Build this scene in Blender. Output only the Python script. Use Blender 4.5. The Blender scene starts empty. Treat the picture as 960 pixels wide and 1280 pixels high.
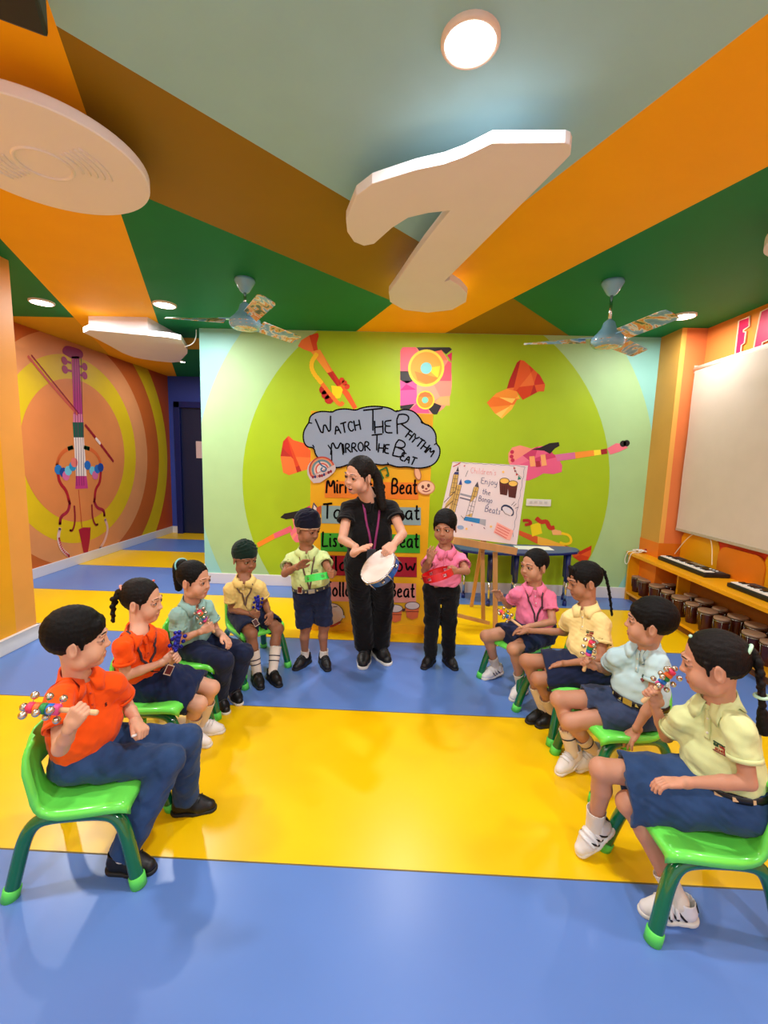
import bpy, bmesh, math, random
import numpy as np
from mathutils import Vector, Matrix
random.seed(7); np.random.seed(7)
C = bpy.context.scene.collection
S = bpy.context.scene

# ------------------------------------------------------------------ camera
F_PX = 542.0; YAW, PITCH, ROLL = -0.0278, 0.12695, -0.0281; CAM = np.array([0.0, 0.0, 1.5])
def _rm():
    cy, sy = math.cos(YAW), math.sin(YAW); cp, sp = math.cos(PITCH), math.sin(PITCH)
    f = np.array([sy*cp, cy*cp, -sp]); r = np.array([cy, -sy, 0.0]); d = np.cross(f, r)
    cr, sr = math.cos(ROLL), math.sin(ROLL)
    return np.array([cr*r + sr*d, -sr*r + cr*d, f])
RM = _rm()
def at(px, py, x=None, y=None, z=None):
    """world point where the photograph's pixel meets the plane x=, y= or z="""
    d = RM.T @ np.array([(px-480)/F_PX, (py-640)/F_PX, 1.0])
    t = (x-CAM[0])/d[0] if x is not None else (y-CAM[1])/d[1] if y is not None else (z-CAM[2])/d[2]
    return CAM + t*d
cd = bpy.data.cameras.new('camera'); cam = bpy.data.objects.new('camera', cd); C.objects.link(cam)
cd.sensor_fit = 'VERTICAL'; cd.sensor_height = 36.0; cd.sensor_width = 27.0; cd.lens = F_PX*36.0/1280.0
cd.clip_start = 0.05; cd.clip_end = 60
m = Matrix.Identity(4)
for i in range(3):
    m[i][0] = RM[0][i]; m[i][1] = -RM[1][i]; m[i][2] = -RM[2][i]; m[i][3] = CAM[i]
cam.matrix_world = m; S.camera = cam

# ------------------------------------------------------------------ world, lamps, exposure
w = bpy.data.worlds.new('world'); S.world = w; w.use_nodes = True
w.node_tree.nodes['Background'].inputs[0].default_value = (0.95, 0.97, 1.0, 1); w.node_tree.nodes['Background'].inputs[1].default_value = 0.95
S.view_settings.view_transform = 'Standard'; S.view_settings.look = 'None'; S.view_settings.gamma = 1.0
S.view_settings.exposure = 0.0; S.view_settings.use_curve_mapping = False
ZC = 2.809
LAMPS = [(0.187, 1.547), (-3.27, 4.04), (-2.14, 4.045), (2.48, 4.088), (-2.3, 1.2), (2.35, 1.2), (-1.2, -0.7), (1.2, -0.7), (-3.2, 6.5), (0.25, 3.9)]
SMALL = 8
LAMPS = LAMPS[:9] + [(0.17, 3.76)]
def lamp(name, x, y, power, size, z=ZC-0.012, col=(0.97, 0.975, 1.0)):
    l = bpy.data.lights.new(name, 'AREA'); l.shape = 'DISK'; l.size = size; l.energy = power; l.color = col
    o = bpy.data.objects.new(name, l); C.objects.link(o); o.location = (x, y, z)
    return o
LAMP_W = 31.0
for i, (x, y) in enumerate(LAMPS):
    lamp('downlight_lamp', x, y, {SMALL: 18, 3: 15, 5: 24}.get(i, LAMP_W), 0.15 if i != SMALL else .06, ZC-0.034)

# ------------------------------------------------------------------ materials
def lin(c):
    return tuple(((v/255)/12.92 if v/255 <= 0.04045 else (((v/255)+0.055)/1.055)**2.4) for v in c) + (1.0,)
_mats = {}
def mat(name, col, rough=0.6, spec=0.4, metal=0.0, var=0.0, scale=8.0, bump=0.0, bscale=60.0, emit=0.0, trans=0.0, coat=0.0, sss=0.0, stretch=None, detail=3.0, sheen=0.0):
    if name in _mats: return _mats[name]
    M = bpy.data.materials.new(name); M.use_nodes = True; nt = M.node_tree; N = nt.nodes; L = nt.links
    b = N['Principled BSDF']; c = lin(col)
    b.inputs['Base Color'].default_value = c; b.inputs['Roughness'].default_value = rough
    b.inputs['Specular IOR Level'].default_value = spec; b.inputs['Metallic'].default_value = metal
    if coat: b.inputs['Coat Weight'].default_value = coat; b.inputs['Coat Roughness'].default_value = 0.08
    if sss:
        b.inputs['Subsurface Weight'].default_value = sss; b.inputs['Subsurface Radius'].default_value = (0.01, 0.004, 0.002)
    if sheen: b.inputs['Sheen Weight'].default_value = sheen
    if emit: b.inputs['Emission Color'].default_value = c; b.inputs['Emission Strength'].default_value = emit
    if var or bump:
        tc = N.new('ShaderNodeTexCoord'); mp = N.new('ShaderNodeMapping'); L.new(tc.outputs['Object'], mp.inputs[0])
        if stretch: mp.inputs['Scale'].default_value = stretch
    if var:
        n = N.new('ShaderNodeTexNoise'); n.inputs['Scale'].default_value = scale; n.inputs['Detail'].default_value = detail
        r = N.new('ShaderNodeValToRGB'); L.new(mp.outputs[0], n.inputs['Vector']); L.new(n.outputs[0], r.inputs[0])
        r.color_ramp.elements[0].position = 0.3; r.color_ramp.elements[1].position = 0.7
        r.color_ramp.elements[0].color = tuple(v*(1-var) for v in c[:3]) + (1,)
        r.color_ramp.elements[1].color = tuple(min(1, v*(1+var*0.6)) for v in c[:3]) + (1,)
        L.new(r.outputs[0], b.inputs['Base Color'])
    if bump:
        n = N.new('ShaderNodeTexNoise'); n.inputs['Scale'].default_value = bscale; n.inputs['Detail'].default_value = 4
        L.new(mp.outputs[0], n.inputs['Vector'])
        bp = N.new('ShaderNodeBump'); bp.inputs['Strength'].default_value = bump; bp.inputs['Distance'].default_value = 0.004
        L.new(n.outputs[0], bp.inputs['Height']); L.new(bp.outputs[0], b.inputs['Normal'])
    _mats[name] = M; return M
def print_mat(name, cols, scale=14):
    M = bpy.data.materials.new(name); M.use_nodes = True; N = M.node_tree.nodes; L = M.node_tree.links; b = N['Principled BSDF']
    t = N.new('ShaderNodeTexCoord'); n = N.new('ShaderNodeTexNoise'); n.inputs['Scale'].default_value = scale; n.inputs['Detail'].default_value = 5; n.inputs['Distortion'].default_value = 1.2
    r = N.new('ShaderNodeValToRGB'); r.color_ramp.interpolation = 'CONSTANT'; e = r.color_ramp.elements
    while len(e) < len(cols): e.new(.5)
    for i, c in enumerate(cols): e[i].position = 0 if i == 0 else .34+.32*(i-1)/(len(cols)-2); e[i].color = lin(c)
    L.new(t.outputs['Object'], n.inputs['Vector']); L.new(n.outputs[0], r.inputs[0]); L.new(r.outputs[0], b.inputs['Base Color']); b.inputs['Roughness'].default_value = .3
    return M
def paint(col, rough=0.45):
    return mat('paint_%d_%d_%d' % tuple(col), col, rough, 0.35, var=0.05, scale=3.0, bump=0.05, bscale=220)
def plain(col, rough=0.5, **k):
    return mat('plain_%d_%d_%d_%d' % (*col, int(rough*100)), col, rough, var=0.05, scale=20, **k)

# ------------------------------------------------------------------ object helpers
def link(o, parent=None):
    C.objects.link(o)
    if parent is not None: o.parent = parent
    return o
def org(o):
    v = Vector((0, 0, 0))
    while o is not None: v += Vector(o.location); o = o.parent
    return np.array(v)
def tag(o, label=None, cat=None, group=None, kind=None):
    if label: o['label'] = label
    if cat: o['category'] = cat
    if group: o['group'] = group
    if kind: o['kind'] = kind
    return o
def empty(name, loc, label=None, cat=None, group=None, rz=0.0):
    o = bpy.data.objects.new(name, None); o.location = loc; o.rotation_euler = (0, 0, rz); o.empty_display_size = 0.1
    C.objects.link(o); return tag(o, label, cat, group)
def copy_tree(o, parent=None):
    c = o.copy(); C.objects.link(c)
    if parent is not None: c.parent = parent
    for ch in list(o.children): copy_tree(ch, c)
    return c
def fast_mesh(name, V, Q, smooth=True):
    """V (n,3), Q (m,4) quads"""
    me = bpy.data.meshes.new(name); n = len(V); m_ = len(Q)
    me.vertices.add(n); me.vertices.foreach_set('co', np.asarray(V, np.float32).ravel())
    me.loops.add(m_*4); me.loops.foreach_set('vertex_index', np.asarray(Q, np.int32).ravel())
    me.polygons.add(m_); me.polygons.foreach_set('loop_start', np.arange(0, m_*4, 4, dtype=np.int32))
    me.polygons.foreach_set('loop_total', np.full(m_, 4, np.int32))
    me.update(calc_edges=True)
    me.polygons.foreach_set('use_smooth', np.full(m_, smooth, bool))
    return me
class MB:
    """collects shapes in world space; build() links them as ONE mesh object"""
    def __init__(s): s.v = []; s.f = []; s.mi = []; s.sm = []; s.cur = 0; s.smooth = False
    def m(s, i): s.cur = i; return s
    def add(s, V, Fs, smooth=None):
        o = len(s.v); s.v += [tuple(map(float, p)) for p in V]
        for f in Fs: s.f.append(tuple(i+o for i in f)); s.mi.append(s.cur); s.sm.append(s.smooth if smooth is None else smooth)
        return s
    def box(s, lo, hi, R=None, c=None):
        V = [(x, y, z) for x in (lo[0], hi[0]) for y in (lo[1], hi[1]) for z in (lo[2], hi[2])]
        if R is not None: V = [tuple(np.array(c) + R @ np.array(p)) for p in V]
        return s.add(V, [(0, 1, 3, 2), (4, 6, 7, 5), (0, 4, 5, 1), (2, 3, 7, 6), (0, 2, 6, 4), (1, 5, 7, 3)], False)
    def frame(s, axis):
        a = np.array(axis, float); a /= np.linalg.norm(a)
        h = np.array([0, 0, 1.0]) if abs(a[2]) < 0.9 else np.array([1.0, 0, 0])
        u = np.cross(h, a); u /= np.linalg.norm(u); return a, u, np.cross(a, u)
    def lathe(s, base, axis, prof, n=24, cap=True, smooth=True):
        a, u, v = s.frame(axis); base = np.array(base, float); V = []
        for (h, r) in prof:
            for k in range(n):
                t = 2*math.pi*k/n; V.append(base + a*h + (u*math.cos(t) + v*math.sin(t))*r)
        Fs = [(i*n+k, i*n+(k+1) % n, (i+1)*n+(k+1) % n, (i+1)*n+k) for i in range(len(prof)-1) for k in range(n)]
        if cap: Fs += [tuple(range(n))[::-1], tuple((len(prof)-1)*n+k for k in range(n))]
        return s.add(V, Fs, smooth)
    def cyl(s, a, b, r, n=16, r2=None, smooth=True):
        a = np.array(a, float); b = np.array(b, float)
        return s.lathe(a, b-a, [(0, r), (np.linalg.norm(b-a), r if r2 is None else r2)], n, True, smooth)
    def tube(s, pts, r, n=10, closed=False, smooth=True):
        P = [np.array(p, float) for p in pts]; V = []; m_ = len(P); up = None
        rr = r if hasattr(r, '__len__') else [r]*m_
        for i, p in enumerate(P):
            t = (P[(i+1) % m_] - P[i-1]) if closed or 0 < i < m_-1 else (P[1]-P[0] if i == 0 else P[-1]-P[-2])
            t = t/(np.linalg.norm(t)+1e-9)
            if up is None: up = np.array([0, 0, 1.0]) if abs(t[2]) < 0.9 else np.array([1.0, 0, 0])
            u = np.cross(up, t); u /= np.linalg.norm(u)+1e-9; w_ = np.cross(t, u); up = w_
            for k in range(n):
                a = 2*math.pi*k/n; V.append(p + (u*math.cos(a) + w_*math.sin(a))*rr[i])
        rng = m_ if closed else m_-1
        Fs = [(i*n+k, i*n+(k+1) % n, ((i+1) % m_)*n+(k+1) % n, ((i+1) % m_)*n+k) for i in range(rng) for k in range(n)]
        if not closed: Fs += [tuple(range(n))[::-1], tuple((m_-1)*n+k for k in range(n))]
        return s.add(V, Fs, smooth)
    def sphere(s, c, r, n=12, m_=8, R=None):
        c = np.array(c, float); r = np.array(r if hasattr(r, '__len__') else [r]*3, float); V = [(0, 0, 1)]
        for i in range(1, m_):
            a = math.pi*i/m_
            for k in range(n): t = 2*math.pi*k/n; V.append((math.sin(a)*math.cos(t), math.sin(a)*math.sin(t), math.cos(a)))
        V.append((0, 0, -1)); V = np.array(V)*r
        if R is not None: V = V @ np.array(R).T
        V = V + c; e = len(V)-1
        Fs = [(0, 1+k, 1+(k+1) % n) for k in range(n)]
        Fs += [(1+i*n+k, 1+(i+1)*n+k, 1+(i+1)*n+(k+1) % n, 1+i*n+(k+1) % n) for i in range(m_-2) for k in range(n)]
        Fs += [(e, 1+(m_-2)*n+(k+1) % n, 1+(m_-2)*n+k) for k in range(n)]
        return s.add(V, Fs, True)
    def prism(s, poly, ext, smooth=False):
        """poly: 3-D points of one face; ext: extrusion vector"""
        P = [np.array(p, float) for p in poly]; n = len(P); e = np.array(ext, float)
        nn = sum(np.cross(P[i]-P[0], P[(i+1) % n]-P[0]) for i in range(n))
        if np.dot(nn, e) > 0: P = P[::-1]
        return s.add(P + [p+e for p in P], [tuple(range(n))] + [tuple(n+i for i in range(n))[::-1]] + [((i+1) % n, i, n+i, n+(i+1) % n) for i in range(n)], smooth)
    def flat(s, poly): return s.add(poly, [tuple(range(len(poly)))])
    def stroke(s, pts, w_, nrm, ext=0.0, offset=0.0):
        """flat marker stroke along pts, lying in the plane with normal nrm"""
        nrm = np.array(nrm, float); nrm /= np.linalg.norm(nrm); P = [np.array(p, float) + nrm*offset for p in pts]
        s.ns = getattr(s, 'ns', 0)+1; base = nrm*(s.ns % 40)*.00002
        for i in range(len(P)-1):
            t = P[i+1]-P[i]; L = np.linalg.norm(t)
            if L < 1e-7: continue
            t = t/L; q = np.cross(nrm, t)*w_/2; e = t*w_*.32; o = base+nrm*(i % 3)*.00012
            j = t*min(w_*.32, L*.4); s.add([P[i]-e*.6+q*.7+o, P[i]+j+q+o, P[i+1]-j+q+o, P[i+1]+e*.6+q*.7+o, P[i+1]+e*.6-q*.7+o, P[i+1]-j-q+o, P[i]+j-q+o, P[i]-e*.6-q*.7+o], [(7, 6, 5, 4, 3, 2, 1, 0)[::1]], False)
        return s
    def build(s, name, mats, parent=None, label=None, kind=None, bevel=0.0, origin=None):
        me = bpy.data.meshes.new(name); o0 = org(parent) if parent is not None else (np.array(origin, float) if origin is not None else np.zeros(3))
        V = [tuple(np.array(p) - o0) for p in s.v] if np.any(o0) else s.v
        me.from_pydata(V, [], s.f); mats = mats if isinstance(mats, (list, tuple)) else [mats]
        for q in mats: me.materials.append(q)
        me.polygons.foreach_set('material_index', s.mi); me.polygons.foreach_set('use_smooth', s.sm); me.update()
        if bevel:
            bm = bmesh.new(); bm.from_mesh(me); bmesh.ops.remove_doubles(bm, verts=bm.verts, dist=1e-6)
            es = [e for e in bm.edges if len(e.link_faces) == 2 and e.calc_face_angle(0) > 0.6]
            bmesh.ops.bevel(bm, geom=es, offset=bevel, segments=2, profile=0.6, affect='EDGES', clamp_overlap=True)
            bm.to_mesh(me); bm.free()
        o = bpy.data.objects.new(name, me)
        if origin is not None and parent is None: o.location = origin
        return tag(link(o, parent), label, kind=kind)
def smooth_poly(P, it=2, closed=True):
    """Chaikin corner cutting"""
    P = [np.array(p, float) for p in P]
    for _ in range(it):
        Q = []
        n = len(P); rng = n if closed else n-1
        if not closed: Q.append(P[0])
        for i in range(rng): a, b = P[i], P[(i+1) % n]; Q += [a*0.75+b*0.25, a*0.25+b*0.75]
        if not closed: Q.append(P[-1])
        P = Q
    return P
def nrm(v): v = np.array(v, float); return v/(np.linalg.norm(v)+1e-12)
# ------------------------------------------------------------------ marker lettering (strokes)
GL = {
'A': (4, ['0,0 2,6 4,0', '.8,2.2 3.2,2.2']), 'B': (3.6, ['0,0 0,6 2,6 3,5 2.6,3.6 .2,3.2', '1,3.2 3,3 3.5,1.6 2.6,.2 0,0']),
'C': (3.6, ['3.4,5 2.4,6 .8,5.4 0,3 .8,.5 2.3,0 3.4,1']), 'D': (3.8, ['0,0 0,6 2,5.8 3.6,4 3.6,2 2,.2 0,0']),
'E': (3.2, ['3,6 .4,5.8 0,5 .3,3.4 2.4,3.2', '.3,3.3 0,1.2 .6,.1 3.2,0']), 'F': (3.2, ['0,0 0,6', '-.5,6 3.2,6', '0,3.2 2.4,3.2']),
'H': (3.6, ['0,0 0,6', '3.6,0 3.6,6', '0,3 3.6,3.2']), 'I': (.8, ['.4,0 .4,6']), 'K': (3.4, ['0,0 0,6', '3.2,6 0,2.8 3.4,0']),
'L': (3, ['.3,6 0,.3 .3,0 3,.3']), 'M': (5, ['0,0 .6,6 2.5,1.6 4.4,6 5,0']), 'N': (3.8, ['0,0 0,6 3.8,0 3.8,6']),
'O': (4, ['2,6 .6,5.2 0,3 .6,.8 2,0 3.4,.8 4,3 3.4,5.2 2,6']), 'P': (3.4, ['0,0 0,6 2.4,6 3.4,4.8 2.6,3.2 0,2.8']),
'R': (3.8, ['0,0 .3,6 2.4,6 3.4,4.8 2.6,3.2 .2,3', '1.2,3 3.8,0']), 'S': (3.2, ['3,5.2 2,6 .6,5.4 .4,4 2.6,2.6 2.8,1 1.6,0 0,.8']),
'T': (4, ['0,5.7 4,6.1', '2,6 1.9,0']), 'U': (3.6, ['0,6 0,1.4 1,0 2.6,0 3.6,1.4 3.6,6']), 'W': (5.2, ['0,6 1.2,0 2.6,4.6 3.8,0 5.2,6']),
'Y': (3.8, ['0,6 1.9,3 3.8,6', '1.9,3 1.7,0']),
'a': (3.2, ['2.8,3.2 1.4,3.6 .2,2.4 .3,.7 1.3,0 2.6,1 2.8,3.3 2.7,.6 3.2,0']), 'b': (3, ['.2,6 .2,0', '.2,2.6 1.4,3.5 2.8,2.6 2.8,.9 1.6,0 .2,.6']),
'c': (2.7, ['2.5,2.9 1.5,3.5 .3,2.6 .2,.9 1.2,0 2.6,.6']), 'd': (3.1, ['2.7,2.8 1.5,3.5 .2,2.4 .3,.7 1.4,0 2.6,.9', '2.8,6 2.7,.3 3.1,0']),
'e': (2.8, ['.2,1.8 2.4,2.2 2.2,3.2 1.3,3.6 .3,2.6 .2,.9 1.2,0 2.7,.6']), 'g': (3, ['2.7,3.1 1.3,3.6 .2,2.4 .4,.8 1.4,.2 2.6,1.1', '2.8,3.4 2.7,-1.4 1.5,-2.2 .3,-1.5']),
'h': (3, ['.2,6 .2,0', '.2,2.2 1.4,3.5 2.5,2.8 2.6,.4 3,0']), 'i': (1, ['.4,3.5 .4,.4 .9,0', '.4,4.7 .5,5']), 'j': (1.6, ['1.1,3.5 1,-1.5 0,-2', '1.1,4.7 1.2,5']),
'k': (2.8, ['.2,6 .2,0', '2.4,3.4 .3,1.6 2.7,0']), 'l': (1, ['.4,6 .4,.4 .9,0']), 'n': (3, ['.2,3.5 .2,0', '.2,2.2 1.4,3.5 2.5,2.8 2.6,.4 3,0']),
'm': (4.6, ['.2,3.5 .2,0', '.2,2.4 1.2,3.5 2.2,2.8 2.2,0', '2.2,2.4 3.2,3.5 4.2,2.8 4.2,0']),
'o': (3, ['1.5,3.6 .3,2.6 .2,1 1.3,0 2.6,.8 2.7,2.6 1.5,3.6']), 'p': (3, ['.3,3.5 .2,-2.2', '.3,2.6 1.4,3.5 2.8,2.6 2.7,.9 1.5,.1 .2,.8']),
'r': (2.4, ['.3,3.5 .3,0', '.3,2.2 1.2,3.4 2.3,3.1']), 's': (2.4, ['2.1,3 1.2,3.5 .3,2.8 2,1.3 1.4,0 .1,.5']), 't': (2.3, ['1,5.6 .9,.6 1.5,0 2.3,.4', '0,3.5 2.1,3.6']),
'u': (3, ['.2,3.5 .3,.8 1.2,0 2.5,1', '2.6,3.5 2.6,.4 3,0']), 'w': (4.2, ['.2,3.5 1,0 2.1,2.8 3.2,0 4,3.5']), 'y': (3, ['.2,3.5 .4,1.2 1.4,.8 2.6,1.6', '2.7,3.5 2.5,-1.4 1.4,-2.2 .3,-1.6']),
'&': (3.6, ['3.6,0 .8,4.4 1.2,6 2.2,5.6 2,4 .2,1.8 .8,0 2.2,.2 3.4,2.4']), "'": (.8, ['.4,6 .2,5']), ' ': (2.2, []),
'0': (3, ['1.5,6 .2,4.5 .2,1.5 1.5,0 2.8,1.5 2.8,4.5 1.5,6']),
}
def text_strokes(txt, gap=0.9):
    out = []; x = 0
    for ch in txt:
        w_, st = GL.get(ch, GL[' '])
        for s in st: out.append([(x+float(p.split(',')[0]), float(p.split(',')[1])) for p in s.split()])
        x += w_+gap
    return out, x-gap
def write(mb, txt, o, r, u, n, width=None, height=None, wt=0.01, fn=None, soft=1, gap=0.9, off=0.0015):
    """lettering on a plane: o = baseline start, r/u = unit right/up, n = outward normal"""
    o, r, u = np.array(o, float), nrm(r), nrm(u); st, W = text_strokes(txt, gap)
    sx = width/W if width else height/6; sy = height/6 if height else sx
    for s in st:
        if len(s) > 2 and soft: s = smooth_poly(s, soft, False)
        P = []
        for (a, b) in s:
            a, b = a*sx, b*sy
            if fn: a, b = fn(a, b)
            P.append(o + r*a + u*b)
        mb.stroke(P, wt, n, offset=off)
INK = mat('marker_ink', (16, 13, 15), 0.9, .08)

# ------------------------------------------------------------------ 2-D polygon tools for painted murals
def clip_half(P, p, n):
    out = []
    for i in range(len(P)):
        a, b = P[i], P[(i+1) % len(P)]; da = (a[0]-p[0])*n[0]+(a[1]-p[1])*n[1]; db = (b[0]-p[0])*n[0]+(b[1]-p[1])*n[1]
        if da >= 0: out.append(a)
        if (da >= 0) != (db >= 0): t = da/(da-db); out.append((a[0]+(b[0]-a[0])*t, a[1]+(b[1]-a[1])*t))
    return out
def clip_rect(P, x0, x1, y0, y1):
    for p, n in (((x0, 0), (1, 0)), ((x1, 0), (-1, 0)), ((0, y0), (0, 1)), ((0, y1), (0, -1))):
        if P: P = clip_half(P, p, n)
    return P
def circle2(c, r, n=96): return [(c[0]+r*math.cos(2*math.pi*k/n), c[1]+r*math.sin(2*math.pi*k/n)) for k in range(n)]
def facets(P, cuts, rnd):
    """split a painted outline (may be concave) into straight-edged fields; returns (polygon, field id)"""
    from mathutils.geometry import tessellate_polygon
    tri = [[P[i] for i in t] for t in tessellate_polygon([[Vector((p[0], p[1], 0)) for p in P]])]
    xs = [p[0] for p in P]; ys = [p[1] for p in P]; cells = [(t, ()) for t in tri]
    for _ in range(cuts):
        c = (rnd.uniform(min(xs)*.8+max(xs)*.2, min(xs)*.2+max(xs)*.8), rnd.uniform(min(ys)*.8+max(ys)*.2, min(ys)*.2+max(ys)*.8)); a = rnd.uniform(0, math.pi); n = (math.cos(a), math.sin(a)); new = []
        for q, sg in cells:
            for s_, m_ in ((1, n), (-1, (-n[0], -n[1]))):
                k = clip_half(q, c, m_)
                if len(k) > 2: new.append((k, sg+(s_,)))
        cells = new
    return cells
def area2(P): return 0.5*sum(P[i][0]*P[(i+1) % len(P)][1]-P[(i+1) % len(P)][0]*P[i][1] for i in range(len(P)))
BY = 4.79; VX = -4.12
BKP = lambda px, py: tuple(at(px, py, y=BY)[[0, 2]])       # pixel -> (x, z) on the back wall
VIP = lambda px, py: tuple(at(px, py, x=VX)[[1, 2]])       # pixel -> (y, z) on the mural wall
def on_back(p, off): return (p[0], BY-off, p[1])
def on_vio(p, off): return (VX+off, p[0], p[1])
def ccw_face(mb, pts3, n):
    v = sum(np.cross(np.array(pts3[i])-pts3[0], np.array(pts3[(i+1) % len(pts3)])-pts3[0]) for i in range(len(pts3)))
    mb.flat(pts3 if np.dot(v, n) > 0 else pts3[::-1])
class Mural:
    def __init__(s, place, n): s.place = place; s.n = n; s.mb = MB(); s.mats = []
    def poly(s, P, col, off=0.003):
        M = paint(col, 0.5)
        if M not in s.mats: s.mats.append(M)
        s.mb.m(s.mats.index(M)); ccw_face(s.mb, [s.place(p, off) for p in P], s.n)
    def facet(s, P, cols, cuts, seed, off=0.003):
        rnd = random.Random(seed)
        cm = {}
        for q, sg in facets(P, min(cuts, 5), rnd):
            if sg not in cm: cm[sg] = rnd.choice(cols)
            s.poly(q, cm[sg], off)
    def line(s, P, w_, col, off=0.0045):
        M = paint(col, 0.5)
        if M not in s.mats: s.mats.append(M)
        s.mb.m(s.mats.index(M)); s.mb.stroke([s.place(p, 0) for p in (smooth_poly(P, 2, False) if len(P) > 2 else P)], w_, s.n, offset=off)
    def build(s, name, parent, label): return s.mb.build(name, s.mats, parent, label)

# ------------------------------------------------------------------ floor
BLUE, YEL = (92, 128, 196), (243, 196, 4)
def vinyl(name, c):
    M = mat(name, c, 0.30, 0.5, var=0.06, scale=1.6, bump=0.03, bscale=9)
    return M
fl = MB().box((-4.4, -2.5, -0.06), (3.2, 8.2, -0.004)).build('floor', plain((60, 60, 70)), kind='structure')
edges = [-2.5, -1.545, -0.56, 0.425, 1.411, 2.40, 3.383, 4.375, 5.37, 6.28, 7.2, 8.2]
for i in range(len(edges)-1):
    a, b = edges[i], edges[i+1]; c = 'blue' if i % 2 == 1 else 'yellow'
    s_ = MB().box((-4.4, a+0.0015, -0.004), (3.2, b-0.0015, 0)).build('floor_strip', vinyl('vinyl_'+c, BLUE if c == 'blue' else YEL), fl)
seam = MB()
for e in edges[1:-1]: seam.box((-4.4, e-0.003, -0.001), (3.2, e+0.003, 0.0006))
tag(seam.build('floor_seam', plain((110, 96, 50)), fl))

# ------------------------------------------------------------------ ceiling, painted in straight-edged fields
def cpt(px, py): return at(px, py, z=ZC)[:2]
LN = {k: (cpt(*a), cpt(*b)) for k, (a, b) in dict(l1=((61, 5), (200, 410)), l2=((0, 298), (103, 408)), l3=((72, 33), (530, 306)), l4=((185, 248), (480, 372)),
     l5=((960, 17), (452, 409)), l6=((960, 208), (565, 412)), l7=((640, 372), (700, 412))).items()}
def side(l, p):
    a, b = LN[l]; return ((b[0]-a[0])*(p[1]-a[1]) - (b[1]-a[1])*(p[0]-a[0])) > 0
def same(l, p, px, py): return side(l, p) == side(l, cpt(px, py))
CEIL = [(160, 208, 220), (255, 180, 0), (150, 114, 12), (10, 124, 68), (222, 168, 20)]
def field(p):
    if p[1] > 5.2 and p[0] > -3.1 and p[1] < 5.75: return 4
    if not same('l1', p, 588, 53):
        if same('l2', p, 100, 330): return 1
        return 4 if p[1] > 4.5 else 3
    if same('l5', p, 588, 53):
        if same('l3', p, 588, 53): return 0
        return 2 if same('l4', p, 300, 200) else 3
    if same('l6', p, 700, 270): return 1
    return 2 if same('l7', p, 600, 400) else 3
polys = [[(-4.4, -2.5), (3.2, -2.5), (3.2, 8.2), (-4.4, 8.2)]]
cuts = [(a, (-(b-a)[1], (b-a)[0])) for a, b in LN.values()] + [((0, 5.2), (0, 1)), ((0, 5.75), (0, 1)), ((-3.1, 0), (1, 0)), ((0, 4.5), (0, 1))]
for p, n in cuts:
    polys = [q for P in polys for q in (clip_half(P, p, n), clip_half(P, p, (-n[0], -n[1]))) if len(q) > 2 and abs(area2(q)) > 1e-5]
cb = MB()
for P in polys:
    c = (sum(p[0] for p in P)/len(P), sum(p[1] for p in P)/len(P)); cb.m(field(c))
    ccw_face(cb, [(p[0], p[1], ZC) for p in P], (0, 0, -1))
cb.m(5).box((-4.4, -2.5, ZC+0.002), (3.2, 8.2, ZC+0.1))
cb.build('ceiling', [mat('ceiling_paint_%d' % i, c, .62, .25, var=.04, scale=3.0, bump=.05, bscale=220) for i, c in enumerate(CEIL)] + [plain((200, 200, 200))], kind='structure')

# ------------------------------------------------------------------ walls
AQUA, PALE, LIME = (150, 212, 202), (170, 208, 150), (162, 194, 24)
wb = MB().box((-2.17, BY, 0), (2.95, BY+0.18, ZC)).build('wall_back', paint(AQUA), kind='structure')
mu = Mural(on_back, (0, -1, 0))
mu.poly(clip_rect(circle2((0.27, 1.24), 2.505), -2.168, 2.70, 0.0, ZC-0.002), PALE, 0.0008)
mu.poly(clip_rect(circle2((0.295, 1.18), 2.016), -2.168, 2.70, 0.0, ZC-0.002), LIME, 0.0016)
mu.build('painted_circle', wb, 'lime green circle inside a pale green ring painted on the wall')
z4 = lambda x, y: BKP(240+x/3, 400+y/3); z5 = lambda x, y: BKP(540+x/3, 400+y/3); z9 = lambda x, y: BKP(260+x/4.922, 620+y/4.922)
def shp(f, s): return [f(*map(float, p.split(','))) for p in s.split()]
RO = [(214, 66, 24), (226, 92, 36), (200, 44, 28), (236, 116, 50), (180, 38, 30)]
OY = [(244, 150, 50), (250, 186, 60), (240, 120, 40), (252, 204, 96)]
PK = [(232, 96, 140), (240, 120, 150), (222, 66, 118), (246, 150, 130), (206, 60, 110)]
mu = Mural(on_back, (0, -1, 0))       # trumpet, upper left
mu.facet(shp(z4, '397,98 410,76 440,58 472,48 476,60 468,88 472,112 446,120 418,110'), RO, 3, 1)
mu.facet(shp(z4, '446,120 480,110 520,178 562,240 545,250 500,190'), RO+OY[:1], 4, 2)
mu.poly(shp(z4, '545,250 562,240 590,272 620,328 606,336 572,284'), (226, 92, 36))
mu.line(shp(z4, '468,128 446,160 452,196 486,236'), .05, (250, 196, 30)); mu.line(shp(z4, '486,236 520,280 556,322 566,310'), .045, (236, 120, 40))
mu.poly(shp(z4, '522,246 558,250 566,262 556,292 530,300'), (252, 214, 20), .0035)
for a in ('494,262', '502,280', '514,298'): mu.poly(circle2(z4(*map(float, a.split(','))), .05, 10), (190, 36, 28), .004)
for a in ('562,226', '572,236', '582,250'): mu.poly(circle2(z4(*map(float, a.split(','))), .03, 8), (214, 60, 30), .004)
mu.build('mural_trumpet', wb, 'orange and red trumpet pointing down, painted')
mu = Mural(on_back, (0, -1, 0))       # loudspeaker
zs = lambda x, y: BKP(490+x/10.667, 420+y/10.667)
mu.poly(smooth_poly(shp(zs, '105,150 800,150 795,1050 105,1040'), 3), (246, 150, 130), .0025)
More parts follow.
